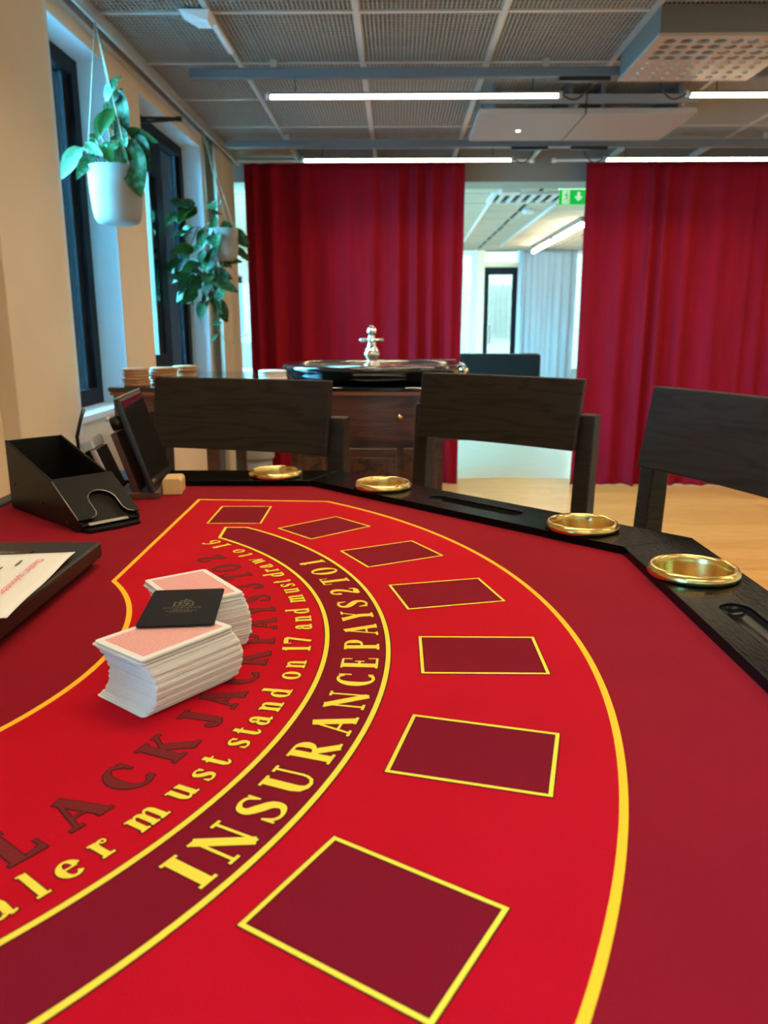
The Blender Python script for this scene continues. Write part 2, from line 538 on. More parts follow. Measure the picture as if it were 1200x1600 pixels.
st.tube([(-1.40, 4.40, zc + .012), (-1.125, 4.38, zc + .002)], .007, 6)
st.tube([(-1.40, 4.40, zc - .014), (-1.125, 4.38, zc - .004)], .007, 6)
st.box(-1.135, -1.11, 4.37, 4.39, zc - .012, zc + .010)
st.build('stay_arm', M['black'], w2)

# ceiling: void above, T-grid, wire mesh tiles
ce = struct('ceiling', MB().box(-1.31, 5.2, -2.6, 6.45, 2.96, 3.0), M['void'])
GX0, GDX, GY0, GDY = -0.168, 0.595, 3.535, 0.627
xs = [GX0 + GDX * i for i in range(-2, 10)]
ys = [GY0 + GDY * i for i in range(-10, 5)]
xs = [v for v in xs if -1.31 < v < 5.2]; ys = [v for v in ys if -2.6 < v < 6.43]
for v in xs:
    MB().box(v - .012, v + .012, -2.6, 6.45, CEIL - .002, CEIL + .03).build('grid_bar', M['grid'], ce)
for v in ys:
    MB().box(-1.31, 5.2, v - .012, v + .012, CEIL - .001, CEIL + .029).build('grid_cross_bar', M['grid'], ce)
tile = MB()
hx, hy = GDX / 2 - .013, GDY / 2 - .013
nx, ny = 31, 19
for i in range(1, nx):
    xx = -hx + 2 * hx * i / nx
    tile.box(xx - .0019, xx + .0019, -hy, hy, .004, .012)
for i in range(1, ny):
    yy = -hy + 2 * hy * i / ny
    tile.box(-hx, hx, yy - .0019, yy + .0019, .0045, .0115)
for a, b_, c, d in ((-hx, hx, -hy, -hy + .006), (-hx, hx, hy - .006, hy), (-hx, -hx + .006, -hy, hy), (hx - .006, hx, -hy, hy)):
    tile.box(a, b_, c, d, .003, .013)
tile_me = None
allx = [xs[0] - GDX] + xs; ally = [ys[0] - GDY] + ys
for gx in allx:
    for gy in ally:
        cx, cy = gx + GDX / 2, gy + GDY / 2
        if cx - hx < -1.31 or cx + hx > 5.2 or cy - hy < -2.6 or cy + hy > 6.46: continue
        if gy < 1.2 or gx > 3.3: continue
        if 1.0 < cx < 1.65 and 3.45 < cy < 4.1: continue
        if 0.42 < cx < 1.56 and 4.5 < cy < 5.1: continue
        if tile_me is None:
            o = tile.build('mesh_tile', M['mesh'], ce); tile_me = o.data
        else:
            o = link(bpy.data.objects.new('mesh_tile', tile_me), ce)
        o.location = (cx, cy, CEIL)
# narrow mesh strip along the left wall
sm_ = MB()
for i in range(1, 26):
    yy = 1.2 + i * .2
for i in range(0, 160):
    yy = 1.2 + i * .033
    if yy < 6.4: sm_.box(-1.235, xs[0] - .013, yy - .0019, yy + .0019, CEIL + .0045, CEIL + .0115)
xx = -1.235
while xx < xs[0] - .02:
    sm_.box(xx - .0019, xx + .0019, 1.2, 6.4, CEIL + .004, CEIL + .012); xx += .0184
sm_.build('mesh_strip', M['mesh'], ce)
# plain boards for the part nobody sees (above and behind the camera, far right)
MB().box(-1.31, 5.2, -2.6, 1.0, CEIL + .02, CEIL + .03).build('ceiling_board', M['panel'], ce)
MB().box(3.45, 5.2, 1.0, 6.4, CEIL + .032, CEIL + .04).build('ceiling_board', M['panel'], ce)
# boards and ducts lying above the mesh
for (x0, x1, y0, y1, z) in ((-.62, -.22, 3.56, 4.74, 2.56), (-.60, -.2, 4.8, 6.3, 2.57), (-1.0, -.83, 3.0, 4.2, 2.6), (.62, 1.0, 3.0, 4.1, 2.58),
                            (-.12, .12, 4.2, 6.2, 2.57), (.0, .14, 3.2, 4.1, 2.58), (1.7, 2.7, 3.9, 5.6, 2.56), (1.75, 2.5, 2.6, 3.7, 2.6), (.45, 1.6, 5.15, 6.3, 2.58), (-1.0, -.82, 4.6, 6.2, 2.58)):
    MB().box(x0, x1, y0, y1, z, z + .03).build('acoustic_board', M['board'], ce)
for (p, q, r_) in (((.32, 2.4, 2.66), (.34, 6.3, 2.66), .06), ((-1.2, 3.15, 2.72), (3, 3.2, 2.72), .035), ((1.0, 4.25, 2.6), (3.2, 4.25, 2.6), .03), ((-.72, 1.5, 2.62), (-.74, 6.3, 2.62), .02)):
    MB().tube([p, q], r_, 12).build('duct', M['duct'], ce)
# edge trim along the wall (curtain rail channel)
struct('trim_1', MB().box(-1.31, -1.272, -2.6, 6.42, CEIL - .028, CEIL + .02).box(-1.235, -1.205, -2.6, 6.42, CEIL - .03, CEIL + .005), M['grid'])

# header beam between the two rooms
struct('wall_header', MB().box(-6, 6, 6.455, 6.78, 2.333, 3.0), M['hdr'])
# ---------------------------------------------------------------- next room
ce2 = struct('ceiling', MB().box(-6, 6, 6.79, 14.3, 2.505, 2.55), M['hole'])
pan = None
for i in range(12):
    for j in range(5):
        x0 = -2.4 + j * 1.25; y0 = 6.8 + i * .625
        if pan is None:
            o = MB().box(-.60, .60, -.285, .285, 0, .015).build('ceiling_panel', M['ceil2'], ce2); pan = o.data
        else:
            o = link(bpy.data.objects.new('ceiling_panel', pan), ce2)
        o.location = (x0 + .62, y0 + .31, CEIL)
MB().box(-6, -2.4, 6.8, 14.3, CEIL, CEIL + .012).build('ceiling_board', M['ceil2'], ce2)
MB().box(3.88, 6, 6.8, 14.3, CEIL, CEIL + .012).build('ceiling_board', M['ceil2'], ce2)
for i in range(12):
    MB().box(-2.4, 3.88, 6.78 + i * .625, 6.805 + i * .625, CEIL - .004, CEIL + .01).build('grid_cross_bar', M['grid'], ce2)
struct('wall_side', MB().box(-6.2, -6, 6.5, 14.5, 0, 3), M['wall'])
struct('wall_side', MB().box(6, 6.2, 6.5, 14.5, 0, 3), M['wall'])
struct('wall_back', MB().box(-6, -3.6, 14.0, 14.2, 0, 3).box(3.6, 6, 14.0, 14.2, 0, 3).box(-3.6, 3.6, 14.0, 14.2, 2.50, 3).box(-3.6, 1.36, 14.0, 14.2, 0, .45).box(-2.0, .75, 14.0, 14.2, .45, 2.50), M['white'])


def bigwin(idx, x0, x1, z0, z1, mullions, m_):
    mb = MB()
    mb.box(x0, x0 + .07, 14.02, 14.16, z0, z1).box(x1 - .07, x1, 14.02, 14.16, z0, z1)
    mb.box(x0 + .07, x1 - .07, 14.02, 14.16, z0, z0 + .07).box(x0 + .07, x1 - .07, 14.02, 14.16, z1 - .06, z1)
    for q_ in mullions: mb.box(q_ - .03, q_ + .03, 14.03, 14.15, z0 + .07, z1 - .06)
    w = struct('window_%d' % idx, mb, m_)
    MB().box(x0 + .06, x1 - .06, 14.08, 14.088, z0 + .06, z1 - .05).build('pane', M['glassfar'], w)
    return w
bigwin(3, -3.6, -2.0, .45, 2.5, [-2.9], M['white'])
bigwin(7, .75, 1.36, .45, 2.5, [], M['white'])
bigwin(4, 2.06, 3.6, .0, 2.5, [2.85], M['white'])
dr = MB().box(1.36, 1.49, 13.98, 14.2, 0, 2.5).build('door_post', M['doorw']); dr['kind'] = 'structure'; dr.rotation_euler.z = -TH; dr.name = 'trim_2'
d1 = MB().box(1.49, 1.57, 14.03, 14.12, 0, 2.22).box(1.98, 2.06, 14.03, 14.12, 0, 2.22).box(1.57, 1.98, 14.03, 14.12, 2.1, 2.22).box(1.57, 1.98, 14.03, 14.12, 0, .2)
d1 = struct('door_1', d1, M['winframe'])
MB().box(1.56, 1.99, 14.07, 14.078, .19, 2.11).build('pane', M['glassfar'], d1)
MB().box(1.49, 2.06, 14.0, 14.14, 2.22, 2.30).build('door_lintel', M['doorw'], d1)
MB().box(1.50, 2.05, 14.07, 14.078, 2.30, 2.5).build('transom_pane', M['glassfar'], d1)
MB().tube([(1.60, 14.02, .95), (1.60, 14.00, 1.1), (1.60, 14.02, 1.25)], .012, 6).build('handle', M['steel'], d1)

# ---------------------------------------------------------------- outside
struct('ground_outside', MB().box(-40, -1.53, -30, 60, -.3, -.02).box(-1.52, 30, 14.35, 60, -.3, -.02), M['outside'], room=False)
ob = thing('neighbour_building', 'pale rendered building across the street beyond the far glass door', 'building', rw(0, 24, 0), -TH)
MB().box(-20, 16, 0, 6, -.3, 5.2).build('wall', M['outw'], ob)
for q_ in (-5.5, -2.0, 6.5):
    fo = MB().box(q_, q_ + 1.0, -.06, .02, 1.0, 2.7).build('window', M['white'], ob)
    MB().box(q_ + .06, q_ + .94, -.075, -.055, 1.06, 2.64).build('pane', M['darkglass'], fo)
for q_ in range(6):
    MB().box(2.75 + q_ * .16, 2.80 + q_ * .16, -.12, -.04, .9, 2.4).build('slat', mat('slat_grey', (0.5, 0.55, 0.56), .6), ob)
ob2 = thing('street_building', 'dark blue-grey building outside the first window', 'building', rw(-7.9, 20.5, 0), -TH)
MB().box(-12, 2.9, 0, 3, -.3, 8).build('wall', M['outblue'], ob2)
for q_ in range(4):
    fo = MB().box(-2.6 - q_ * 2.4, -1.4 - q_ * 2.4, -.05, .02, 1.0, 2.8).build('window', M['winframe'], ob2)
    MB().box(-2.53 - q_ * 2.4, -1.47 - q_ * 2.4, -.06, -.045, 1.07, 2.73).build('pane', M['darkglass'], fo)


# ================================================================== CURTAINS
def curtain(name, label, x0, x1, yc, z0, z1, m_, amp, seed, step=.011, fold=0.12, group=None, along='x'):
    rnd = random.Random(seed)
    n_ = int(abs(x1 - x0) / step)
    offs = []
    a = rnd.random() * 6; b1 = rnd.random() * 6; b2 = rnd.random() * 6
    loc = fold
    for i in range(n_ + 1):
        if i % 14 == 0: loc = fold * rnd.uniform(.55, 1.75)
        a += 2 * PI * step / loc; b1 += 2 * PI * step / (fold * 3.1); b2 += 2 * PI * step / (fold * 7.3)
        offs.append((math.sin(a) + .25 * math.sin(2 * a + 1), math.sin(b1), math.sin(b2)))
    zs = [z0, z0 + .02, z0 + .08, z0 + .3, z0 + .8, z0 + 1.4, z1 - .5, z1 - .2, z1 - .06, z1]
    vs = []; fs = []
    for zi, z in enumerate(zs):
        t = (z - z0) / (z1 - z0)
        for i in range(n_ + 1):
            s0, s1, s2 = offs[i]
            am = amp * (1.0 - .35 * t) * (.7 + .5 * s2)
            sh = .55 * s1 * amp * (1 - t)
            d = am * s0 + sh + (0.02 * math.sin(i * .5) if zi == 0 else 0)
            xx = x0 + (x1 - x0) * i / n_ + .35 * amp * math.sin(i * .11 + 3 * t) * (1 - t)
            vs.append((xx, yc + d, z) if along == 'x' else (yc + d, xx, z))
    W_ = n_ + 1
    for j in range(len(zs) - 1):
        for i in range(n_):
            fs.append((j * W_ + i, j * W_ + i + 1, (j + 1) * W_ + i + 1, (j + 1) * W_ + i))
    root = thing(name, label, 'curtain', rw(0, 0, 0), -TH, group)
    o = MB().add(vs, fs, 0, True).build('cloth', m_, root)
    md = o.modifiers.new('thick', 'SOLIDIFY'); md.thickness = .003
    hem = MB()
    hv = [(v[0], v[1], z0 + .012) for v in vs[:W_]]
    hb = MB()
    for i in range(W_ - 1):
        pass
    return root

cA = curtain('stage_curtain', 'dark red floor-length curtain hanging behind the roulette wheel', -1.15, .505, 6.30, .004, 2.44, M['redcurt'], .034, 2, fold=.15, group='red curtains between the rooms')
cB = curtain('stage_curtain', 'wide red floor-length curtain right of the exit sign', 1.405, 4.6, 6.30, .004, 2.44, M['redcurt'], .036, 5, fold=.17, group='red curtains between the rooms')
for c_, a, b_ in ((cA, -1.2, 1.0), (cB, 1.16, 4.7)):
    MB().box(a, b_, 6.292, 6.308, 2.447, 2.462).tube([(b_ if c_ is cA else a, 6.3, 2.44), (b_ if c_ is cA else a, 6.3, 2.468)], .016, 10).build('curtain_rail', M['white'], c_)
cC = curtain('wall_drape', 'beige drape gathered beside the second window', 5.64, 6.22, -1.22, .01, CEIL - .035, M['beige'], .022, 9, fold=.10, along='y')
rod = MB().tube([(0, -2.2, 0), (0, 6.3, 0)], .011, 8)
rr_ = thing('hanging_rail', 'grey metal rail running under the ceiling along the window wall', 'rail', rw(-1.19, 0, CEIL - .055), -TH)
rod.build('rod', M['grid'], rr_)
for q_ in (2.4, 3.44, 5.16, 6.0):
    MB().tube([(0, q_ - .12, .01), (0, q_ - .12, .06)], .005, 6).build('hanger', M['grid'], rr_)
cD = curtain('sheer_curtain', 'pale grey sheer curtain beside the far glass door', 2.07, 2.98, 13.65, .01, 2.46, M['sheer'], .03, 4, step=.02, fold=.14)


# ================================================================== CEILING FIXTURES
def tube_lamp(x0, x1, y, label, cable_side):
    z = 2.335
    t = thing('tube_lamp', label, 'ceiling light', rw((x0 + x1) / 2, y, z), -TH, 'linear tube lamps under the ceiling')
    h = (x1 - x0) / 2
    vs = []; fs = []
    for xx in (-h + .02, h - .02):
        for i in range(11):
            a = PI + PI * i / 10
            vs.append((xx, .0155 * math.cos(a), .0165 * math.sin(a)))
    for i in range(10): fs.append((i, i + 1, 12 + i, 11 + i))
    fs.append((0, 11, 21, 10))
    MB().add(vs, fs, 0, False).build('tube', M['tube'], t)
    MB().box(-h + .02, h - .02, -.0165, .0165, .0005, .010).build('housing', M['track'], t)
    la = bpy.data.lights.new('led_strip', 'AREA'); la.shape = 'RECTANGLE'; la.size = 2 * h - .06; la.size_y = .012
    la.energy = TUBE_WATT; la.color = TUBE_COL[:3]; la.spread = R(146)
    lo = link(bpy.data.objects.new('led_strip', la), t); lo.location = (0, 0, -.0185)
    for s in (-1, 1):
        MB().tube([(s * h, 0, 0), (s * (h - .022), 0, 0)], .016, 12).build('end_cap', M['greyplastic'], t)
    for s in (-.8, .8):
        MB().tube([(s * h, 0, .012), (s * h, 0, .0722)], .0025, 6).build('hanger_wire', M['black'], t)
    s = cable_side
    MB().box(s * h + (-.02 if s > 0 else -.22), s * h + (.22 if s > 0 else .02), -.018, .018, .055, .073).build('power_adapter', M['black'], t)
    pts = [(s * h, 0, 0)]
    for i in range(1, 9):
        u = i / 8
        pts.append((s * (h + .13 * u), 0, -.0 - .030 * math.sin(PI * u * .9) + .055 * u ** 3))
    MB().tube(pts, .004, 6).build('cable', M['black'], t)
    return t

lamp_rows = {-.42: 'behind the camera', 1.10: 'over the dealer side', 2.60: 'over the roulette side', 4.11: '', 5.61: ''}
tube_lamp(-.63, .782, 4.11, 'long lit tube lamp in front of the mesh ceiling, nearer row, left', 1)
tube_lamp(1.368, 2.78, 4.11, 'lit tube lamp right of the perforated air unit, nearer row', -1)
tube_lamp(-.64, .769, 5.61, 'long lit tube lamp just above the left red curtain', 1)
tube_lamp(1.358, 2.77, 5.61, 'long lit tube lamp just above the right red curtain', -1)
for yy in (-.42, 1.10, 2.60):
    for x0, lr in ((-.63, 'left'), (1.365, 'middle'), (3.36, 'right')):
        tube_lamp(x0, x0 + 1.412, yy, 'lit tube lamp %s, %s' % ({-.42: 'over the rear of the room', 1.10: 'above the card table', 2.60: 'above the bar chairs'}[yy], lr), 1 if lr == 'left' else -1)
tube_lamp(3.36, 4.772, 4.11, 'lit tube lamp nearer row, far right end beyond the air unit', -1)
tube_lamp(3.36, 4.772, 5.61, 'lit tube lamp over the far right end of the right curtain', -1)
for yy, lab, x0 in ((4.11, 'dark grey lighting track above the nearer row of tube lamps', -.99), (5.61, 'dark grey lighting track above the row of tubes by the curtains', -1.13),
                (2.60, 'dark grey lighting track above the bar chairs', -.99), (1.10, 'dark grey lighting track above the card table', -.99), (-.42, 'dark grey lighting track over the rear of the room', -.99)):
    t = thing('lighting_track', lab, 'light track', rw(0, yy, 2.408), -TH, 'lighting tracks')
    MB().box(x0, 4.9, -.022, .022, 0, .042).build('profile', M['track'], t, bevel=.003)
    for q_ in (x0 + .4, 1.0 if yy != 4.11 else .7, 2.4, 3.8):
        MB().box(q_ - .015, q_ + .015, -.012, .012, .042, CEIL - 2.408).build('bracket', M['grid'], t)

# air cassette with perforated face
ac = thing('air_unit', 'square ceiling air unit with a perforated cream face', 'air unit', rw(1.327, 3.762, 2.375), -TH)
hw = .298
rim_prof = circle(0, 0, 1, 4)
holes = []
bumps = []
for i in range(8):
    for j in range(8):
        cx, cy = -.235 + i * .0672, -.235 + j * .0672
        if j < 4: holes.append((cx, cy))
        else: bumps.append((cx, cy))
MB().prism([(-hw, -hw), (hw, -hw), (hw, hw), (-hw, hw)], 0, .012, holes=[circle(a, b_, .0260, 16) for a, b_ in holes]).build('face_plate', M['cass'], ac)
MB().box(-hw + .012, hw - .012, -hw + .012, hw - .012, .0125, .16).build('hole_shade_block', M['hole'], ac)  # black block right behind the plate, its colour stands in for hole shade
side = MB().box(-hw + .004, hw - .004, -hw + .004, -hw + .012, .012, .115).box(-hw + .004, hw - .004, hw - .012, hw - .004, .012, .115)
side.box(-hw + .004, -hw + .012, -hw + .012, hw - .012, .012, .115).box(hw - .012, hw - .004, -hw + .012, hw - .012, .012, .115)
side.build('side_casing', mat('casing_grey', (0.14, 0.125, 0.11), .5), ac)
nz = None
for k, (a, b_) in enumerate(holes):
    if k // 4 >= 4:
        if nz is None:
            o = MB().lathe([(.0235, .012), (.020, .004), (.012, .0)], 12, smooth=True).build('nozzle', M['cass'], ac); nz = o.data
        else:
            o = link(bpy.data.objects.new('nozzle', nz), ac)
        o.location = (a - .008, b_, .004)
bmp = None
for a, b_ in bumps:
    if bmp is None:
        o = MB().lathe([(.016, 0.0), (.013, -.005), (.006, -.008), (0, -.009)], 12).build('dimple', M['cass'], ac); bmp = o.data
    else:
        o = link(bpy.data.objects.new('dimple', bmp), ac)
    o.location = (a, b_, 0)

# two flat ceiling panels
for x0, x1, lab in ((.428, .978, 'flat grey ceiling panel with a tiny white lamp, left of the pair'), (.986, 1.56, 'flat grey ceiling panel, right one of the pair')):
    t = thing('ceiling_panel', lab, 'panel', rw((x0 + x1) / 2, 4.80, 2.34), -TH, 'flat panels hung under the ceiling')
    hx_ = (x1 - x0) / 2
    MB().box(-hx_, hx_, -.31, .31, 0, .028).build('plate', M['panel'], t, bevel=.002)
    MB().box(-hx_, hx_, -.31, -.295, .05, .095).build('front_rail', mat('rail_grey', (.22, .215, .21), .5), t)
    for q_ in (-.2, .2):
        MB().box(q_ - .01, q_ + .01, -.29, .29, .028, CEIL - 2.34).build('hanger', M['track'], t)
    if x0 < .9:
        MB().lathe([(.0, -.006), (.012, -.006), (.014, 0), (0, .0)], 12, c=(-.02, .05, 0)).build('indicator', mat('indicator_white', (1, 1, 1), .4, emit=3.0), t)

# white detector with a slim light bar
t = thing('ceiling_detector', 'white wedge-shaped detector on the mesh ceiling near the window wall', 'detector', rw(-.80, 3.53, CEIL - .004), -TH)
MB().add([(-.075, -.06, 0), (.055, -.06, 0), (.055, .05, 0), (-.03, .05, 0), (-.05, -.04, -.035), (.045, -.05, -.045), (.045, .03, -.045), (-.01, .03, -.045)],
         [(3, 2, 1, 0), (4, 5, 6, 7), (0, 1, 5, 4), (1, 2, 6, 5), (2, 3, 7, 6), (3, 0, 4, 7)]).build('housing', M['white'], t, bevel=.004)
MB().box(.03, .055, .05, .42, -.022, -.002).build('light_bar', M['white'], t, bevel=.004)

# exit sign
ex = thing('exit_sign', 'green exit sign with running figure and down arrow', 'sign', rw(1.499, 7.2, 2.27), -TH)
MB().box(-.113, .113, -.012, .012, 0, .122).build('panel', M['green'], ex)
MB().box(-.118, .118, -.02, .02, .122, .145).build('diffuser', M['exittop'], ex)
MB().box(-.1, .1, -.01, .01, .145, CEIL - 2.27).build('mount', M['white'], ex)
pic = MB()
def pp(pts, mb=None):
    (mb or pic).prism(pts, 0, .002, mx=Matrix.Translation((0, -.012, 0)) @ Matrix.Rotation(PI / 2, 4, 'X'))
pp([(-.088, .008), (-.028, .008), (-.028, .114), (-.088, .114)])
pic.build('pictogram', M['exitw'], ex)
man = MB()
mxm = Matrix.Translation((0, -.0145, 0)) @ Matrix.Rotation(PI / 2, 4, 'X')
man.prism(circle(-.050, .100, .008, 12), 0, .001, mx=mxm)
for pts in ([(-.066, .088), (-.05, .092), (-.044, .06), (-.058, .056)], [(-.056, .06), (-.046, .06), (-.036, .036), (-.044, .012), (-.052, .014), (-.046, .036)],
            [(-.058, .06), (-.05, .056), (-.062, .034), (-.082, .03), (-.084, .038), (-.068, .042)], [(-.05, .09), (-.046, .082), (-.03, .07), (-.034, .064), (-.052, .078)],
            [(-.064, .088), (-.06, .082), (-.078, .066), (-.084, .070)]):
    man.prism(pts, 0, .001, mx=mxm)
man.build('running_figure', M['green'], ex)
MB().prism([(.05, .028), (.086, .066), (.062, .064), (.062, .1), (.038, .1), (.038, .064), (.014, .066)], 0, .002, mx=Matrix.Translation((0, -.012, 0)) @ Matrix.Rotation(PI / 2, 4, 'X')).build('arrow', M['exitw'], ex)

# next room: lamps, vent, pipes
for y0, y1, lab in ((9.77, 11.45, 'lit tube lamp in the next room, nearer one'), (11.68, 13.2, 'lit tube lamp in the next room, farther one')):
    t = thing('tube_lamp', lab, 'ceiling light', rw(2.17, (y0 + y1) / 2, 2.40), -TH, 'tube lamps in the next room')
    h = (y1 - y0) / 2
    MB().tube([(0, -h, 0), (0, h, 0)], .025, 12).build('tube', M['tube2'], t)
    MB().box(-.03, .03, -h - .05, h + .05, .03, CEIL - 2.40).build('housing', M['track'], t)
for xx, lr in ((-.9, 'behind the left red curtain'), (4.3, 'behind the right red curtain')):  # lamps added out of view to brighten and warm the next room
    for y0, y1, nf in ((8.4, 9.9, 'near'), (11.2, 12.8, 'far')):
        t = thing('tube_lamp', 'added unseen tube lamp in the next room %s, %s one' % (lr, nf), 'ceiling light', rw(xx, (y0 + y1) / 2, 2.40), -TH, 'tube lamps in the next room')
        h = (y1 - y0) / 2
        MB().tube([(0, -h, 0), (0, h, 0)], .025, 12).build('tube', M['tube2'], t)
        MB().box(-.03, .03, -h - .05, h + .05, .03, CEIL - 2.40).build('housing', M['track'], t)
vt = thing('ceiling_vent', 'white slotted vent in the ceiling of the next room', 'vent', rw(1.35, 8.2, CEIL - .03), -TH)
MB().box(-.45, .45, -.30, -.26, 0, .03).box(-.45, .45, .26, .30, 0, .03).box(-.45, -.42, -.26, .26, 0, .03).box(.42, .45, -.26, .26, 0, .03).build('frame', M['white'], vt)
for i in range(8):
    MB().box(-.36 + i * .1, -.32 + i * .1, -.26, .26, .004, .02).build('slat', M['white'], vt)
MB().box(-.42, .42, -.26, .26, .024, .0295).build('backing', M['hole'], vt)
for xa, ya, xb, yb, lab in ((.93, 7.7, 1.0, 13.2, 'thin white pipe along the next room ceiling, left'), (1.63, 8.6, 1.62, 13.0, 'thin white pipe along the next room ceiling, under the vent')):
    t = thing('ceiling_pipe', lab, 'pipe', rw(0, 0, CEIL - .02), -TH)
    MB().tube([(xa, ya, 0), (xb, yb, 0)], .018, 8).build('pipe', M['white'], t)
t = thing('ceiling_projector', 'small white box under the next room ceiling beside the vent', 'detector', rw(1.02, 7.62, CEIL - .07), -TH)
MB().box(-.09, .09, -.09, .09, 0, .045).build('housing', M['white'], t, bevel=.008); MB().box(-.03, .03, -.03, .03, .045, .07).build('mount', M['black'], t)
t = thing('smoke_detector', 'round smoke detector on the next room ceiling', 'detector', rw(1.42, 9.1, CEIL - .05), -TH)
MB().lathe([(0, 0), (.05, .005), (.065, .02), (.065, .05), (0, .05)], 20).build('housing', M['white'], t)

# black sofa in the next room
sf = thing('sofa', 'black leather sofa with its back to us in the next room', 'sofa', rw(1.16, 10.2, 0), -TH)
MB().box(-.64, .64, -.2, .0, .12, .915).build('backrest', M['sofa'], sf, bevel=.04, seg=3)
MB().box(-.52, .52, .01, .68, .15, .46).build('seat', M['sofa'], sf, bevel=.04, seg=3)
for s in (-1, 1):
    MB().box(s * .59 - .06, s * .59 + .06, .01, .68, .12, .62).build('armrest', M['sofa'], sf, bevel=.03, seg=3)
    for q_ in (-.14, .62):
        MB().box(s * .55 - .025, s * .55 + .025, q_ - .025, q_ + .025, 0, .119).build('leg', M['black'], sf)


# ================================================================== LETTERING (own serif glyphs, drawn as strokes)
def S_(*p): return [tuple(q) for q in p]
def ln(x0, y0, x1, y1, w): return [(x0, y0, w), (x1, y1, w)]
def ar(cx, cy, rx, ry, a0, a1, wh, wv, n=18):
    out = []
    for i in range(n + 1):
        a = R(a0 + (a1 - a0) * i / n)
        out.append((cx + rx * math.cos(a), cy + ry * math.sin(a), wv + (wh - wv) * math.cos(a) ** 2))
    return out
def sp(pts, n=6):                        # smooth curve through points with widths
    out = []
    for i in range(len(pts) - 1):
        p0 = pts[max(i - 1, 0)]; p1 = pts[i]; p2 = pts[i + 1]; p3 = pts[min(i + 2, len(pts) - 1)]
        for k in range(n):
            t = k / n
            out.append(tuple(.5 * (2 * p1[c] + (p2[c] - p0[c]) * t + (2 * p0[c] - 5 * p1[c] + 4 * p2[c] - p3[c]) * t * t + (3 * p1[c] - p0[c] - 3 * p2[c] + p3[c]) * t ** 3) for c in range(3)))
    out.append(pts[-1])
    return out
def sf_(x, y, h): return ln(x - h, y, x + h, y, .06)
B_, T_ = .03, .97
K, k_ = .20, .06
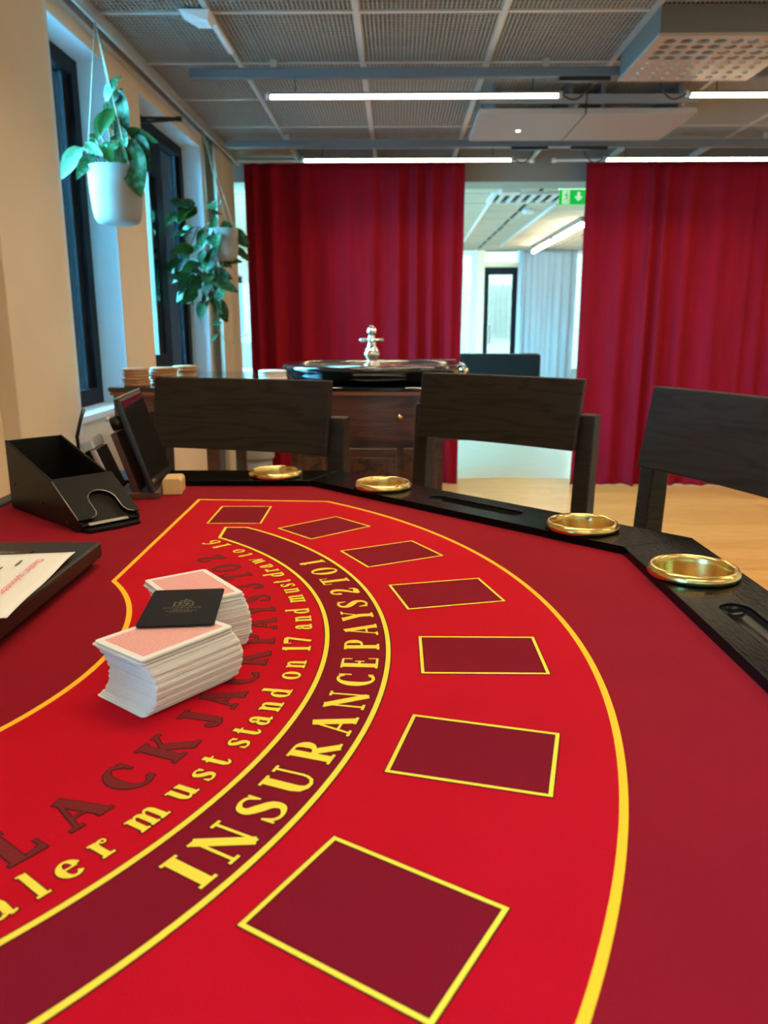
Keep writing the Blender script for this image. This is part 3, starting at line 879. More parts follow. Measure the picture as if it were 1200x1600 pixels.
G = {
 'I': (.44, [ln(.22, 0, .22, 1, K), sf_(.22, B_, .2), sf_(.22, T_, .2)]),
 'N': (.94, [ln(.16, 0, .16, 1, k_), ln(.78, 0, .78, 1, k_), ln(.13, .98, .76, .02, .19), sf_(.16, B_, .13), sf_(.12, T_, .12), sf_(.78, T_, .13)]),
 'S': (.70, [sp([(.60, .74, .06), (.52, .92, .07), (.34, .965, .07), (.16, .87, .12), (.15, .69, .17), (.35, .53, .20), (.56, .36, .18), (.57, .15, .13), (.37, .035, .07), (.18, .08, .07), (.09, .27, .06)]), ln(.61, .68, .61, .97, .05), ln(.08, .03, .08, .32, .05)]),
 'U': (.90, [ln(.22, .28, .22, 1, K), [(.22, .32, .20), (.25, .16, .17), (.35, .06, .10), (.48, .035, .07), (.62, .09, .06), (.70, .22, .06), (.72, .34, .06)], ln(.72, .3, .72, 1, k_), sf_(.22, T_, .2), sf_(.72, T_, .13)]),
 'R': (.90, [ln(.22, 0, .22, 1, K), [(.25, .97, .06)] + ar(.40, .74, .22, .23, 90, -90, .20, .06) + [(.25, .51, .06)], ln(.40, .51, .74, .02, .19), sf_(.22, B_, .2), ln(.04, T_, .3, T_, .06), sf_(.76, B_, .12)]),
 'A': (.90, [ln(.42, .98, .14, .02, k_), ln(.42, 1.0, .73, .02, .20), ln(.22, .33, .62, .33, .055), sf_(.13, B_, .13), sf_(.73, B_, .16)]),
 'C': (.80, [ar(.46, .5, .32, .465, 48, 310, .20, .065, 28), ln(.70, .64, .70, .98, .055), ln(.69, .06, .70, .2, .055)]),
 'E': (.76, [ln(.22, 0, .22, 1, K), ln(.04, T_, .66, T_, .06), ln(.2, .51, .5, .51, .06), ln(.04, B_, .68, B_, .06), ln(.645, .72, .645, 1, .05), ln(.665, 0, .665, .28, .05), ln(.48, .38, .48, .64, .05)]),
 'P': (.76, [ln(.22, 0, .22, 1, K), [(.25, .97, .06)] + ar(.42, .735, .21, .235, 90, -90, .20, .06) + [(.25, .5, .06)], sf_(.22, B_, .2), ln(.04, T_, .3, T_, .06)]),
 'Y': (.86, [ln(.14, .98, .43, .46, .20), ln(.72, .98, .45, .44, k_), ln(.43, 0, .43, .48, K), sf_(.43, B_, .2), sf_(.15, T_, .16), sf_(.72, T_, .13)]),
 'T': (.80, [ln(.40, 0, .40, 1, K), ln(.05, T_, .75, T_, .06), ln(.07, .70, .07, 1, .05), ln(.73, .70, .73, 1, .05), sf_(.40, B_, .2)]),
 'O': (.88, [ar(.44, .5, .30, .465, 0, 360, .20, .065, 36)]),
 'B': (.84, [ln(.22, 0, .22, 1, K), [(.25, .97, .06)] + ar(.40, .745, .20, .225, 90, -90, .18, .06) + [(.25, .52, .06)], [(.25, .52, .06)] + ar(.42, .275, .24, .245, 90, -90, .20, .06) + [(.25, .03, .06)], ln(.04, T_, .3, T_, .06), ln(.04, B_, .3, B_, .06)]),
 'L': (.76, [ln(.22, 0, .22, 1, K), sf_(.22, T_, .2), ln(.04, B_, .68, B_, .06), ln(.665, 0, .665, .34, .05), [(.40, .05, .1), (.56, .07, .1), (.67, .16, .06)]]),
 'K': (.94, [ln(.22, 0, .22, 1, K), sf_(.22, T_, .2), sf_(.22, B_, .2), ln(.26, .42, .72, .97, k_), ln(.42, .60, .78, .02, .20), sf_(.72, T_, .14), sf_(.78, B_, .16)]),
 'J': (.66, [ln(.42, .22, .42, 1, K), [(.42, .26, .20), (.40, .10, .15), (.30, .035, .08), (.18, .05, .07), (.12, .15, .09)], ar(.14, .17, .04, .04, 0, 360, .09, .09, 10), sf_(.42, T_, .22)]),
 'D': (.90, [ln(.22, 0, .22, 1, K), [(.25, .97, .06)] + ar(.36, .5, .38, .47, 90, -90, .20, .06, 24) + [(.25, .03, .06)], ln(.04, T_, .3, T_, .06), ln(.04, B_, .3, B_, .06)]),
 '1': (.46, [ln(.25, 0, .25, 1, .19), sf_(.25, B_, .2), ln(.08, .82, .24, .95, .07)]),
 '2': (.70, [sp([(.12, .70, .10), (.18, .88, .10), (.34, .96, .07), (.52, .86, .15), (.55, .68, .18), (.42, .45, .14), (.22, .22, .09), (.10, .06, .07)]), [(.10, .08, .14), (.30, .10, .17), (.48, .07, .14), (.60, .12, .09), (.63, .28, .05)], ar(.15, .72, .04, .04, 0, 360, .09, .09, 10)]),
 '3': (.70, [[(.14, .80, .1)] + ar(.32, .74, .20, .22, 140, -80, .16, .07), ar(.32, .28, .24, .25, 85, -140, .19, .07), ar(.15, .20, .04, .04, 0, 360, .10, .10, 10), ar(.17, .80, .03, .03, 0, 360, .08, .08, 10)]),
 '6': (.68, [ar(.34, .27, .22, .245, 0, 360, .15, .06, 24), sp([(.13, .30, .16), (.16, .62, .14), (.30, .86, .09), (.52, .96, .06)]), ar(.50, .88, .03, .03, 0, 360, .08, .08, 8)]),
 '7': (.66, [[(.08, .92, .13), (.30, .93, .15), (.60, .93, .12)], ln(.60, .95, .28, .02, .15), ln(.08, .72, .08, 1.0, .05)]),
 # lower case: x-height .62
 'a': (.60, [sp([(.12, .47, .10), (.20, .59, .07), (.34, .56, .12), (.38, .42, .15)]), ln(.38, .12, .38, .46, .15), [(.38, .14, .14), (.44, .04, .08), (.55, .07, .05)], ar(.22, .20, .12, .17, 60, 320, .14, .06), ar(.14, .46, .03, .03, 0, 360, .08, .08, 8)]),
 'e': (.56, [ar(.28, .31, .19, .28, 10, 320, .16, .06, 22), ln(.16, .34, .47, .34, .05)]),
 'l': (.34, [ln(.17, 0, .17, .95, .15), sf_(.17, .03, .15), ln(.03, .93, .17, .93, .05)]),
 'r': (.46, [ln(.15, 0, .15, .62, .15), sf_(.17, .03, .16), ln(.02, .60, .15, .60, .05), sp([(.20, .42, .05), (.26, .56, .06), (.37, .57, .10)]), ar(.37, .53, .03, .03, 0, 360, .10, .10, 8)]),
 'm': (.94, [ln(.15, 0, .15, .62, .15), ln(.02, .60, .15, .60, .05), sp([(.20, .44, .05), (.30, .58, .06), (.42, .55, .12), (.45, .42, .15)]), ln(.45, 0, .45, .46, .15), sp([(.50, .44, .05), (.60, .58, .06), (.72, .55, .12), (.75, .42, .15)]), ln(.75, 0, .75, .46, .15), sf_(.15, .03, .13), sf_(.45, .03, .12), sf_(.76, .03, .14)]),
 'n': (.64, [ln(.15, 0, .15, .62, .15), ln(.02, .60, .15, .60, .05), sp([(.20, .44, .05), (.30, .58, .06), (.42, .55, .12), (.45, .42, .15)]), ln(.45, 0, .45, .46, .15), sf_(.15, .03, .13), sf_(.46, .03, .14)]),
 'u': (.64, [ln(.16, .16, .16, .62, .15), ln(.02, .60, .16, .60, .05), sp([(.16, .20, .15), (.20, .06, .11), (.31, .04, .06), (.42, .16, .05)]), ln(.46, 0, .46, .62, .15), ln(.34, .60, .46, .60, .05), ln(.46, .03, .60, .03, .05)]),
 's': (.50, [sp([(.40, .46, .05), (.34, .58, .06), (.22, .59, .06), (.12, .50, .11), (.20, .36, .14), (.35, .23, .14), (.37, .11, .10), (.26, .035, .06), (.14, .05, .06), (.09, .17, .05)]), ln(.41, .44, .41, .61, .04), ln(.08, .02, .08, .2, .04)]),
 't': (.42, [ln(.18, .12, .18, .80, .14), ln(.03, .60, .36, .60, .05), sp([(.18, .14, .14), (.23, .05, .09), (.32, .06, .06), (.38, .15, .05)])]),
 'd': (.62, [ln(.45, .0, .45, .95, .15), ln(.32, .93, .45, .93, .05), ln(.45, .03, .59, .03, .05), ar(.26, .31, .16, .28, 40, 320, .16, .06)]),
 'o': (.58, [ar(.29, .31, .20, .275, 0, 360, .16, .06, 24)]),
 'w': (.86, [ln(.10, .60, .28, .02, .15), ln(.44, .56, .30, .04, .05), ln(.40, .60, .58, .02, .15), ln(.76, .60, .60, .04, .05), ln(.0, .60, .2, .60, .05), ln(.32, .60, .48, .60, .05), ln(.66, .60, .82, .60, .05)]),
}
CX, CY = -.59, .677                        # centre of the printed arcs


def arc_word(mb, word, a_first, a_last, rb, h, zo, zi, ol, xs_fix=None):
    """word on an arc, feet outward; a_first, a_last: angles (deg) of the middles of its end letters"""
    adv = [G[c][0] for c in word]
    cen = []; x = 0
    for a in adv: cen.append(x + a / 2); x += a
    span = R(a_last - a_first) * rb / h
    if len(word) > 1:
        sx = span / (cen[-1] - cen[0])
    gx = xs_fix if xs_fix else (sx if len(word) > 1 else 1.0)
    for ci, c in enumerate(word):
        ac_ = R(a_first) + ((cen[ci] - cen[0]) * sx * h / rb if len(word) > 1 else 0)
        for si, st_ in enumerate(G[c][1]):
            for lay in (0, 1):
                pts = []
                ws = []
                ext = ol / h if lay == 0 else 0
                q = list(st_)
                closed = math.hypot(q[0][0] - q[-1][0], q[0][1] - q[-1][1]) < 1e-4 and len(q) > 4
                if closed: q = q[:-1]
                else:
                    def push(a, b2):
                        d = math.hypot(a[0] - b2[0], a[1] - b2[1]) or 1
                        return (a[0] + (a[0] - b2[0]) / d * ext, a[1] + (a[1] - b2[1]) / d * ext, a[2])
                    q0 = push(q[0], q[1]); q1 = push(q[-1], q[-2]); q[0] = q0; q[-1] = q1
                for (gx_, gy_, gw) in q:
                    lx = (gx_ - adv[ci] / 2) * gx * h; ly = gy_ * h
                    r_ = rb - ly; an = ac_ + lx / rb
                    pts.append((CX + r_ * math.cos(an), CY + r_ * math.sin(an)))
                    ws.append(gw * h * 1.18 + (2 * ol if lay == 0 else 0))
                mb.ribbon(pts, ws, (zo if lay == 0 else zi) + si * 1.2e-5, 0 if lay == 0 else 1, closed)


# ================================================================== BLACKJACK TABLE
SY = 0.677                                 # symmetry line
tb = thing('blackjack_table', 'red felt blackjack table with black rail and brass cup holders', 'table', (0, 0, 0))
DX = -.63                                  # dealer edge
inner = [(DX, 1.436), (-.136, 1.436), (.313, .987), (.313, 2 * SY - .987), (-.136, 2 * SY - 1.436), (DX, 2 * SY - 1.436)]
outer = [(DX, 1.541), (-.0925, 1.541), (.419, 1.030), (.419, 2 * SY - 1.030), (-.0925, 2 * SY - 1.541), (DX, 2 * SY - 1.541)]
felt = MB().prism(list(reversed([(DX + .0, 1.445), (-.132, 1.445), (.322, .991), (.322, 2 * SY - .991), (-.132, 2 * SY - 1.445), (DX, 2 * SY - 1.445)])), TT - .02, TT).build('felt', M['felt'], tb)
Z1, Z2, Z3, Z4 = TT + .00015, TT + .00030, TT + .00045, TT + .00060

def big_arc_pt():
    cx, cy, r_ = -.660, .675, .8447
    a = math.degrees(math.asin((1.3045 - cy) / r_))
    return cx, cy, r_, a
cx, cy, r_, aa = big_arc_pt()
field = [(-.3175, 1.3195), (-.1, 1.3045)] + arc(cx, cy, r_, aa, -aa, 90) + [(-.1, 2 * SY - 1.3045), (-.3175, 2 * SY - 1.3195)]
trayarc = arc(-.252 - .343, SY, .343, -35.9, 35.9, 30)
field += trayarc
fld = MB().poly(field, Z1, 0)
fld.ribbon(field, .0056, Z2, 1, closed=True)
fld.build('playing_field', [M['red'], M['gold']], felt)

# insurance band
ro, ri = .594, .5285
ex_top = 1.1275
po = [p for p in arc(CX, CY, ro, 49.2, -49.2, 90)]
pi_ = [p for p in arc(-.582, .674, ri, -52, 52, 90)]
xend = -.2345
po = [p for p in po if p[1] < ex_top and p[1] > 2 * SY - ex_top]
pi_ = [p for p in pi_ if p[0] > xend]
band = [(xend, ex_top), (po[0][0] - .004, ex_top)] + po + [(po[-1][0] - .004, 2 * SY - ex_top), (xend, 2 * SY - ex_top)] + pi_
bd = MB().poly(band, Z2, 0)
bd.ribbon(band, .0062, Z3, 1, closed=True)
bd.ribbon(band, .0042, Z4, 2, closed=True)
bd.build('insurance_band', [M['crim'], M['ink'], M['yel']], felt)

# betting boxes
bxs = [(-.0044, .3406, -122), (.0648, .4988, -105.3), (.0881, .6672, -90.8), (.0687, .8358, -76.3), (.0095, .9925, -62.2), (-.0886, 1.1286, -48.2), (-.2269, 1.2086, 0),
       (-.105, .190, -133), (-.2269, .1454, 180)]
for i, (bx, by, ang) in enumerate(bxs):
    a = R(ang); e1 = Vector((math.cos(a), math.sin(a))); e0 = Vector((-e1.y, e1.x))
    hl, hs = .0540, .0402
    if i == 6: hl = .0565
    q = [Vector((bx, by)) + e0 * hl * u + e1 * hs * v for u, v in ((1, 1), (1, -1), (-1, -1), (-1, 1))]
    q = [(p.x, p.y) for p in q]
    b3 = MB().poly(q, Z2, 0)
    b3.ribbon(q, .0046, Z3, 1, closed=True); b3.ribbon(q, .0029, Z4, 2, closed=True)
    b3.build('betting_box', [M['crim'], M['ink'], M['yel']], felt)

for wd_, a0, a1 in (('INSURANCE', -32.1, -2.9), ('PAYS', 1.2, 12.4), ('2', 16.6, 16.6), ('TO', 20.7, 24.7), ('1', 28.7, 28.7)):
    tx = MB()
    arc_word(tx, wd_, a0, a1, .5855, .0325, Z3, Z4, .0008, xs_fix=1.0)
    tx.build('insurance_lettering', [M['ink'], M['yel']], felt)
for wd_, a0, a1 in (('Dealer', -46.4, -33.4), ('must', -29.7, -21.8), ('stand', -18.9, -9.8), ('on', -6.1, -3.5), ('17', .3, 2.5), ('and', 6.4, 11.4), ('must', 15.8, 22.9), ('draw', 26.0, 33.2), ('to', 36.8, 39.3), ('16', 43.4, 46.2)):
    tx = MB()
    arc_word(tx, wd_, a0, a1, .5217, .0262, Z3, Z4, .0008, xs_fix=1.02)
    tx.build('dealer_rule_lettering', [M['ink'], M['yel']], felt)
for wd_, a0, a1 in (('BLACK', -41.4, -21.5), ('JACK', -16.2, -2.2), ('PAYS', 3.2, 17.3), ('3', 22.4, 22.4), ('TO', 28.0, 32.5), ('2', 38.3, 38.3)):
    tx = MB()
    arc_word(tx, wd_, a0, a1, .486, .0345, Z3, Z4, .0009, xs_fix=1.0)
    tx.build('blackjack_lettering', [M['ink'], M['brick']], felt)

# rail sections with cup holders and grooves
RT = TT + .011
cups_sec = {0: [(-.208, 1.484)], 1: [(-.002, 1.372), (.282, 1.084)], 2: [(.3590, .871), (.3590, 2 * SY - .871)],
            3: [(.288, 2 * SY - 1.085), (.002, 2 * SY - 1.372)], 4: [(-.208, 2 * SY - 1.484)]}
slots_sec = {1: ((.091, 1.284), (.198, 1.177)), 2: ((.359, .757), (.359, 2 * SY - .757)), 3: ((.091, 2 * SY - 1.284), (.198, 2 * SY - 1.177))}
cup_me = None
for i in range(5):
    quad = [inner[i], inner[i + 1], outer[i + 1], outer[i]]
    g = .0004
    holes = [circle(a, b_, .0435, 36) for a, b_ in cups_sec[i]]
    SR = .0155
    if i in slots_sec: holes.append(stadium(*slots_sec[i], SR))
    sec = MB().prism(quad, TT - .034, RT, holes=holes).build('rail_section', M['rail'], tb, bevel=.0028, seg=3)
    if i in slots_sec:
        gr = MB(); rings = []
        n_ = None; vs = []; fs = []
        for (ins_, dz) in ((0.0, -.002), (.002, -.006), (.006, -.009), (.012, -.0105)):
            ring = stadium(*slots_sec[i], SR - ins_ + .0002)
            n_ = len(ring)
            vs += [(p[0], p[1], RT + dz) for p in ring]
        for j in range(3):
            for k in range(n_):
                fs.append((j * n_ + k, j * n_ + (k + 1) % n_, (j + 1) * n_ + (k + 1) % n_, (j + 1) * n_ + k))
        fs.append(tuple(3 * n_ + k for k in range(n_)))
        gr.add(vs, fs, 0, True).build('chip_groove', mat('groove_lacquer', (.004, .0035, .003), .25, spec=0.15), sec)
    for a, b_ in cups_sec[i]:
        if cup_me is None:
            prof = [(0, -.052), (.036, -.052), (.0405, -.047), (.0415, .002), (.0430, .0085), (.0455, .0115), (.0485, .0105), (.0510, .0065), (.0515, .002), (.0500, .0), (.0432, .0), (.0425, -.05), (.037, -.055), (0, -.055)]
            o = MB().lathe(prof, 48).build('cup_holder', M['brass'], tb); cup_me = o.data
        else:
            o = link(bpy.data.objects.new('cup_holder', cup_me), tb)
        o.location = (a, b_, RT)
        o['label'] = 'brass cup holder set in the rail'
# lower cabinet of the table: top deck, apron, pedestal, base
deck = [(DX, 1.53), (-.095, 1.53), (.41, 1.027), (.41, 2 * SY - 1.027), (-.095, 2 * SY - 1.53), (DX, 2 * SY - 1.53)]
MB().prism(list(reversed(deck)), TT - .075, TT - .056).build('deck', M['lacq'], tb)
MB().box(DX - .03, DX - .001, 2 * SY - 1.541, 1.541, TT - .03, TT + .004).build('dealer_edge', M['lid'], tb, bevel=.004)
for a, b_, c, d in ((DX + .02, DX + .05, .0, 1.36), ):
    MB().box(a, b_, c, d, TT - .19, TT - .076).build('apron', M['lacq'], tb)
for yy in (.18, 1.10):
    MB().box(-.34, -.18, yy - .05, yy + .05, .07, TT - .0765).build('pedestal', M['lacq'], tb, bevel=.006)
    MB().box(-.55, .10, yy - .07, yy + .07, 0, .07).build('foot', M['lacq'], tb, bevel=.01)


# ================================================================== CARDS
def rrect(w, h, r_, n=5):
    out = []
    for cx_, cy_, a0 in ((w / 2 - r_, h / 2 - r_, 0), (-w / 2 + r_, h / 2 - r_, 90), (-w / 2 + r_, -h / 2 + r_, 180), (w / 2 - r_, -h / 2 + r_, 270)):
        for i in range(n + 1):
            a = R(a0 + 90 * i / n); out.append((cx_ + r_ * math.cos(a), cy_ + r_ * math.sin(a)))
    return out

CW, CL = .0632, .0886                      # card size; long side along local x


def card_stack(label, loc, ang, height, bow, seed, top_off):
    rnd = random.Random(seed)
    t = thing('card_stack', label, 'playing cards', (loc[0], loc[1], Z4 + .0002), R(ang), 'stacks of playing cards')
    ntop = 7
    th = .00030
    mb = MB()
    nlay = 110
    ja = jb = 0.0
    hb = height - ntop * .00075
    lt = hb / nlay
    ol = rrect(CL, CW, .0035, 3)
    for i in range(nlay):
        u = i / (nlay - 1)
        ja = .7 * ja + rnd.gauss(0, .00035); jb = .7 * jb + rnd.gauss(0, .00035)
        ox = bow[0] * (4 * u * (1 - u)) ** .8 + top_off[0] * u * .6 + ja + rnd.gauss(0, .0002)
        oy = bow[1] * (4 * u * (1 - u)) ** .8 + top_off[1] * u * .6 + jb + rnd.gauss(0, .0002)
        if i < 2: ox -= bow[0] * .2
        z = i * lt
        mb.prism([(p[0] + ox, p[1] + oy) for p in ol], z, z + lt * .86)
    pk = mb.build('card_pack', M['card'], t); pk['kind'] = 'stuff'
    ol2 = rrect(CL, CW, .0035, 4)
    for i in range(ntop):
        u = i / (ntop - 1)
        c = MB()
        ox = top_off[0] * (.6 + .4 * u) + rnd.gauss(0, .0009); oy = top_off[1] * (.6 + .4 * u) + rnd.gauss(0, .0009)
        z = hb + i * .00075
        last = i == ntop - 1
        if last: ox, oy = top_off
        c.prism([(p[0] + ox, p[1] + oy) for p in ol2], z, z + .0005)
        if last:
            c.poly([(p[0] + ox, p[1] + oy) for p in rrect(CL - .011, CW - .011, .001, 2)], z + .00056, 1)
        o = c.build('card', [M['card'], M['cardback']], t)
        if last: o['label'] = 'top card showing a pink lattice back'
    return t

card_stack('front stack of white-edged playing cards leaning out, pink lattice back on top', (-.1805, .6010), 51.8, .0490, (.0062, -.0078), 1, (-.0015, -.0045))
card_stack('rear stack of playing cards behind the black cut card, pink lattice back on top', (-.1795, .7100), -54.2, .0500, (.0032, .0042), 2, (-.0035, -.001))
cc = thing('cut_card', 'black plastic cut card lying across both card stacks', 'card', (-.1768, .6525, TT + .0515), R(95.8))
MB().prism(rrect(.0905, .0640, .0032, 4), 0, .0008).build('sheet', M['cardblack'], cc)


def flat_text(body, size, mx, m_, parent, name, extr=.0, sx=1.0):
    cu = bpy.data.curves.new('tmp', 'FONT'); cu.body = body; cu.size = size; cu.align_x = 'CENTER'; cu.align_y = 'CENTER'
    cu.resolution_u = 2
    to = bpy.data.objects.new('tmp', cu); COL.objects.link(to)
    dg = bpy.context.evaluated_depsgraph_get(); dg.update()
    me = bpy.data.meshes.new_from_object(to.evaluated_get(dg))
    bpy.data.objects.remove(to, do_unlink=True); bpy.data.curves.remove(cu)
    me.transform(mx @ Matrix.Diagonal((sx, 1, 1, 1)))
    me.materials.clear(); me.materials.append(m_)
    me.name = name
    return link(bpy.data.objects.new(name, me), parent)

# the card's text reads along its short side
RQ = Matrix.Rotation(-PI / 2, 4, 'Z')
tz = Matrix.Translation((0, 0, .0009))
flat_text('COPAG', .0062, tz @ RQ @ Matrix.Translation((0, -.004, 0)), M['cardgold'], cc, 'lettering', sx=1.55)
emb = MB()
for (x0, y0, x1, y1) in ((-.008, .002, -.008, .011), (-.008, .011, -.003, .008), (.008, .002, .008, .010), (.008, .010, .003, .013), (-.003, .003, -.003, .012), (.003, .002, .003, .011), (-.009, .001, .009, .001), (-.004, .012, .001, .016), (.001, .016, .006, .014), (-.005, .006, .006, .006), (0, .008, .001, .019)):
    emb.ribbon([(x0, y0), (x1, y1)], .0014, 0)
for k in range(9):
    emb.ribbon([(-.0125 + k * .003, -.0125), (-.0110 + k * .003, -.0105)], .0011, 0)
emb.ribbon([(-.007, -.0085), (.007, -.0085)], .0008, 0); emb.ribbon([(-.010, -.0145), (.010, -.0145)], .0008, 0)
e_ = emb.build('emblem', M['cardgold'], cc); e_.data.transform(tz @ RQ)

# ================================================================== CHIP TRAY BOX WITH PAPER
tr_ = thing('tray_box', 'long black lidded box on the dealer side of the table', 'box', (-.352, SY, TT))
MB().box(-.245, -.012, -.262, .262, 0.0002, .012).build('base', M['black'], tr_)
lidb = MB().box(-.25, 0, -.268, .268, .010, .030).build('lid', M['lid'], tr_, bevel=.004, seg=3)
MB().box(-.165, -.065, .205, .222, .0300, .0312).build('label_strip', mat('strip_black', (.004, .004, .006), .2), tr_)
dots = MB()
for k in range(26):
    dots.box(-.163 + k * .0031, -.1612 + k * .0031, .2125, .2125 + .002 + .0015 * (k % 3 == 0), .0312, .0314)
dots.build('strip_print', mat('print_grey', (.28, .32, .38), .6), tr_)
pa = thing('checklist_sheet', 'white printed sheet with a red heading lying on the black box', 'paper', (-.3620, .886, TT + .0312), R(5))
vs = []; fs = []
nn = 14
for j in range(nn + 1):
    for i in range(nn + 1):
        u, v = i / nn, j / nn
        xx, yy = -.15 * u, -.213 * v
        z = .0004 + .0022 * (.5 + .5 * math.sin(v * 9 + .6)) * max(0, 1 - 4 * u) + .0008 * math.sin(u * 6 + v * 4) ** 2
        vs.append((xx, yy, z))
for j in range(nn):
    for i in range(nn):
        a = j * (nn + 1) + i
        fs.append((a, a + nn + 1, a + nn + 2, a + 1))
po_ = MB().add(vs, fs, 0, True).build('sheet', M['paper'], pa)
md = po_.modifiers.new('thick', 'SOLIDIFY'); md.thickness = .0003; md.offset = -1
PT = Matrix.Translation((-.030, -.088, .0032)) @ Matrix.Rotation(-PI / 2, 4, 'Z')
flat_text('Checklist | spelområdet', .0125, PT, M['redink'], pa, 'heading')
gl_ = MB()
for k in range(6):
    L0 = .075 + .012 * ((k * 7) % 5)
    gl_.ribbon([(-.062 - k * .0075, -.055), (-.062 - k * .0075, -.055 - L0)], .0022, .0028)
gl_.ribbon([(-.050, -.030), (-.050, -.052)], .0022, .0028)
gl_.build('text_lines', M['greyink'], pa)

# ================================================================== DEALING SHOE
sh = thing('dealing_shoe', 'black card dealing shoe with a thumb notch in its sloped front', 'card shoe', (-.6115, 1.2585, TT), R(-43.0))
SW = .094; SL = .245
prof = [(0, .0015), (.238, .0015), (.240, .014), (.232, .018), (.160, .064), (0, .112)]
for y0, lab in ((0, 'near'), (SW - .004, 'far')):
    MB().prism(prof, 0, .004, mx=Matrix.Translation((0, y0 + .004, 0)) @ Matrix.Rotation(PI / 2, 4, 'X')).build('side_wall', M['shoe'], sh, bevel=.0012)
MB().box(0, .004, .0042, SW - .0042, .0015, .111).build('back_wall', M['shoe'], sh)
MB().box(.0042, .238, .0042, SW - .0042, .0015, .006).build('bottom', M['shoe'], sh)
# inner ramp
fr_a = math.atan2(.064 - .016, .160 - .234)
MB().prism([(.02, .012), (.155, .045), (.155, .049), (.02, .016)], .0045, SW - .0045, mx=Matrix.Rotation(PI / 2, 4, 'X') @ Matrix.Scale(-1, 4, (0, 0, 1))).build('ramp', M['hole'], sh)
# front plate in its own plane: u across, v down the slope
p_top = Vector((.157, 0, .066)); p_bot = Vector((.236, 0, .0165))
vdir = (p_bot - p_top).normalized(); ndir = Vector((-vdir.z, 0, vdir.x)) * -1
if ndir.z < 0: ndir = -ndir
Lf = (p_bot - p_top).length
mxF = Matrix(((0, vdir.x, ndir.x, p_top.x), (1, 0, 0, 0), (0, vdir.z, ndir.z, p_top.z), (0, 0, 0, 1)))
ou = [(-.002, 0), (SW + .002, 0), (SW + .002, Lf)]
for i in range(13):
    t = i / 12
    pass
cxn, hwn = SW * .56, .0215
notch = [(cxn + hwn + .012, Lf), (cxn + hwn + .004, Lf - .004), (cxn + hwn, Lf - .012)]
for i in range(11):
    a = R(0 - 180 * i / 10)
    notch.append((cxn + hwn * math.cos(a), Lf - .034 + .022 * math.sin(a)))
notch += [(cxn - hwn, Lf - .012), (cxn - hwn - .004, Lf - .004), (cxn - hwn - .012, Lf)]
plate = ou + notch + [(-.002, Lf)]
MB().prism(plate, 0, .0028, mx=mxF).build('front_plate', M['shoe'], sh, bevel=.0006)
wire = MB(); wire.tube([mxF @ Vector((p[0], p[1], .0030)) for p in notch], .0006, 6, caps=True)
wire.tube([mxF @ Vector((-.002, .006, .003)), mxF @ Vector((-.002, Lf, .003))], .0006, 6)
wire.build('worn_edge', M['steel'], sh)
MB().prism([(.001, .004), (SW - .001, .004), (SW - .001, Lf + .008), (.001, Lf + .008)], -.006, -.0035, mx=mxF).build('card_ramp', M['shoe'], sh)
MB().prism([(.012, Lf + .004), (SW - .02, Lf + .004), (SW - .02, Lf + .0095), (.012, Lf + .0095)], -.0034, -.0015, mx=mxF).build('lip_plate', M['steel'], sh, bevel=.0006)
MB().prism([(.215, -.003), (.252, .006), (.256, SW * .5), (.252, SW - .006), (.215, SW + .003)], .0005, .006).build('front_foot', M['shoe'], sh, bevel=.0015)
for (q_, z) in ((.022, .042), (.118, .026), (.20, .010)):
    MB().tube([(q_, .0002, z), (q_, -.0012, z)], .0024, 8).build('screw', M['black'], sh)

# ================================================================== TABLET ON WOODEN STAND, CARD READER
ta = thing('tablet', 'black tablet leaning back on edge beside the table rail', 'tablet', (-.392, 1.318, TT + .0125), R(97))
ML = Matrix.Rotation(R(-17), 4, 'X')
MB().box(0, .20, 0, .010, 0.001, .168, mx=ML).build('body', M['black'], ta, bevel=.003)
MB().box(.006, .194, -.0012, -.0002, .008, .162, mx=ML).build('screen', M['screen'], ta)
MB().box(.0, .20, .0, .010, .1685, .1705, mx=ML).build('top_edge', M['steel'], ta)
kn = MB().tube([ML @ Vector((.02, .0112, .130)), ML @ Vector((.02, .030, .130))], .012, 14)
kn.build('rear_knob', M['black'], ta)
MB().tube([ML @ Vector((.02, .0305, .139)), ML @ Vector((.02, .036, .142))], .0045, 8).build('white_button', M['white'], ta)
sd = thing('wooden_tablet_stand', 'small pale wooden block in front of the tablet foot', 'stand', (-.392, 1.318, TT), R(97))
st_ = MB().prism([(-.038, .0002), (-.0045, .0002), (-.0045, .0250), (-.008, .0285), (-.034, .0285), (-.038, .0245)], .035, .085, mx=Matrix.Rotation(PI / 2, 4, 'Z') @ Matrix.Rotation(PI / 2, 4, 'X'))
sd_b = MB()
mS = Matrix(((0, 0, 1, 0), (1, 0, 0, 0), (0, 1, 0, 0), (0, 0, 0, 1)))
sd_b.prism([(-.040, .0002), (-.0065, .0002), (-.0065, .0255), (-.010, .0290), (-.036, .0290), (-.040, .0250)], .035, .088, mx=mS)
sd_b.build('front_block', M['birch'], sd, bevel=.002)
MB().box(.004, .10, -.006, .065, .0002, .0115).build('base_board', M['brownboard'], sd, bevel=.001)
MB().box(.012, .10, .016, .026, .012, .125, mx=Matrix.Translation((0, .008, 0)) @ Matrix.Rotation(R(-17), 4, 'X')).build('back_board', M['brownboard'], sd, bevel=.001)
rd = thing('card_reader', 'grey card reader with a clear cap leaning behind the tablet', 'card reader', (-.445, 1.312, TT + .012), R(97))
MR = Matrix.Translation((0, .012, 0)) @ Matrix.Rotation(R(-21), 4, 'X')
MB().box(.012, .085, 0.002, .012, .001, .082, mx=MR).build('body', M['greyplastic'], rd, bevel=.003)
MB().box(.016, .081, -.002, .0018, .004, .080, mx=MR).build('face', M['black'], rd)
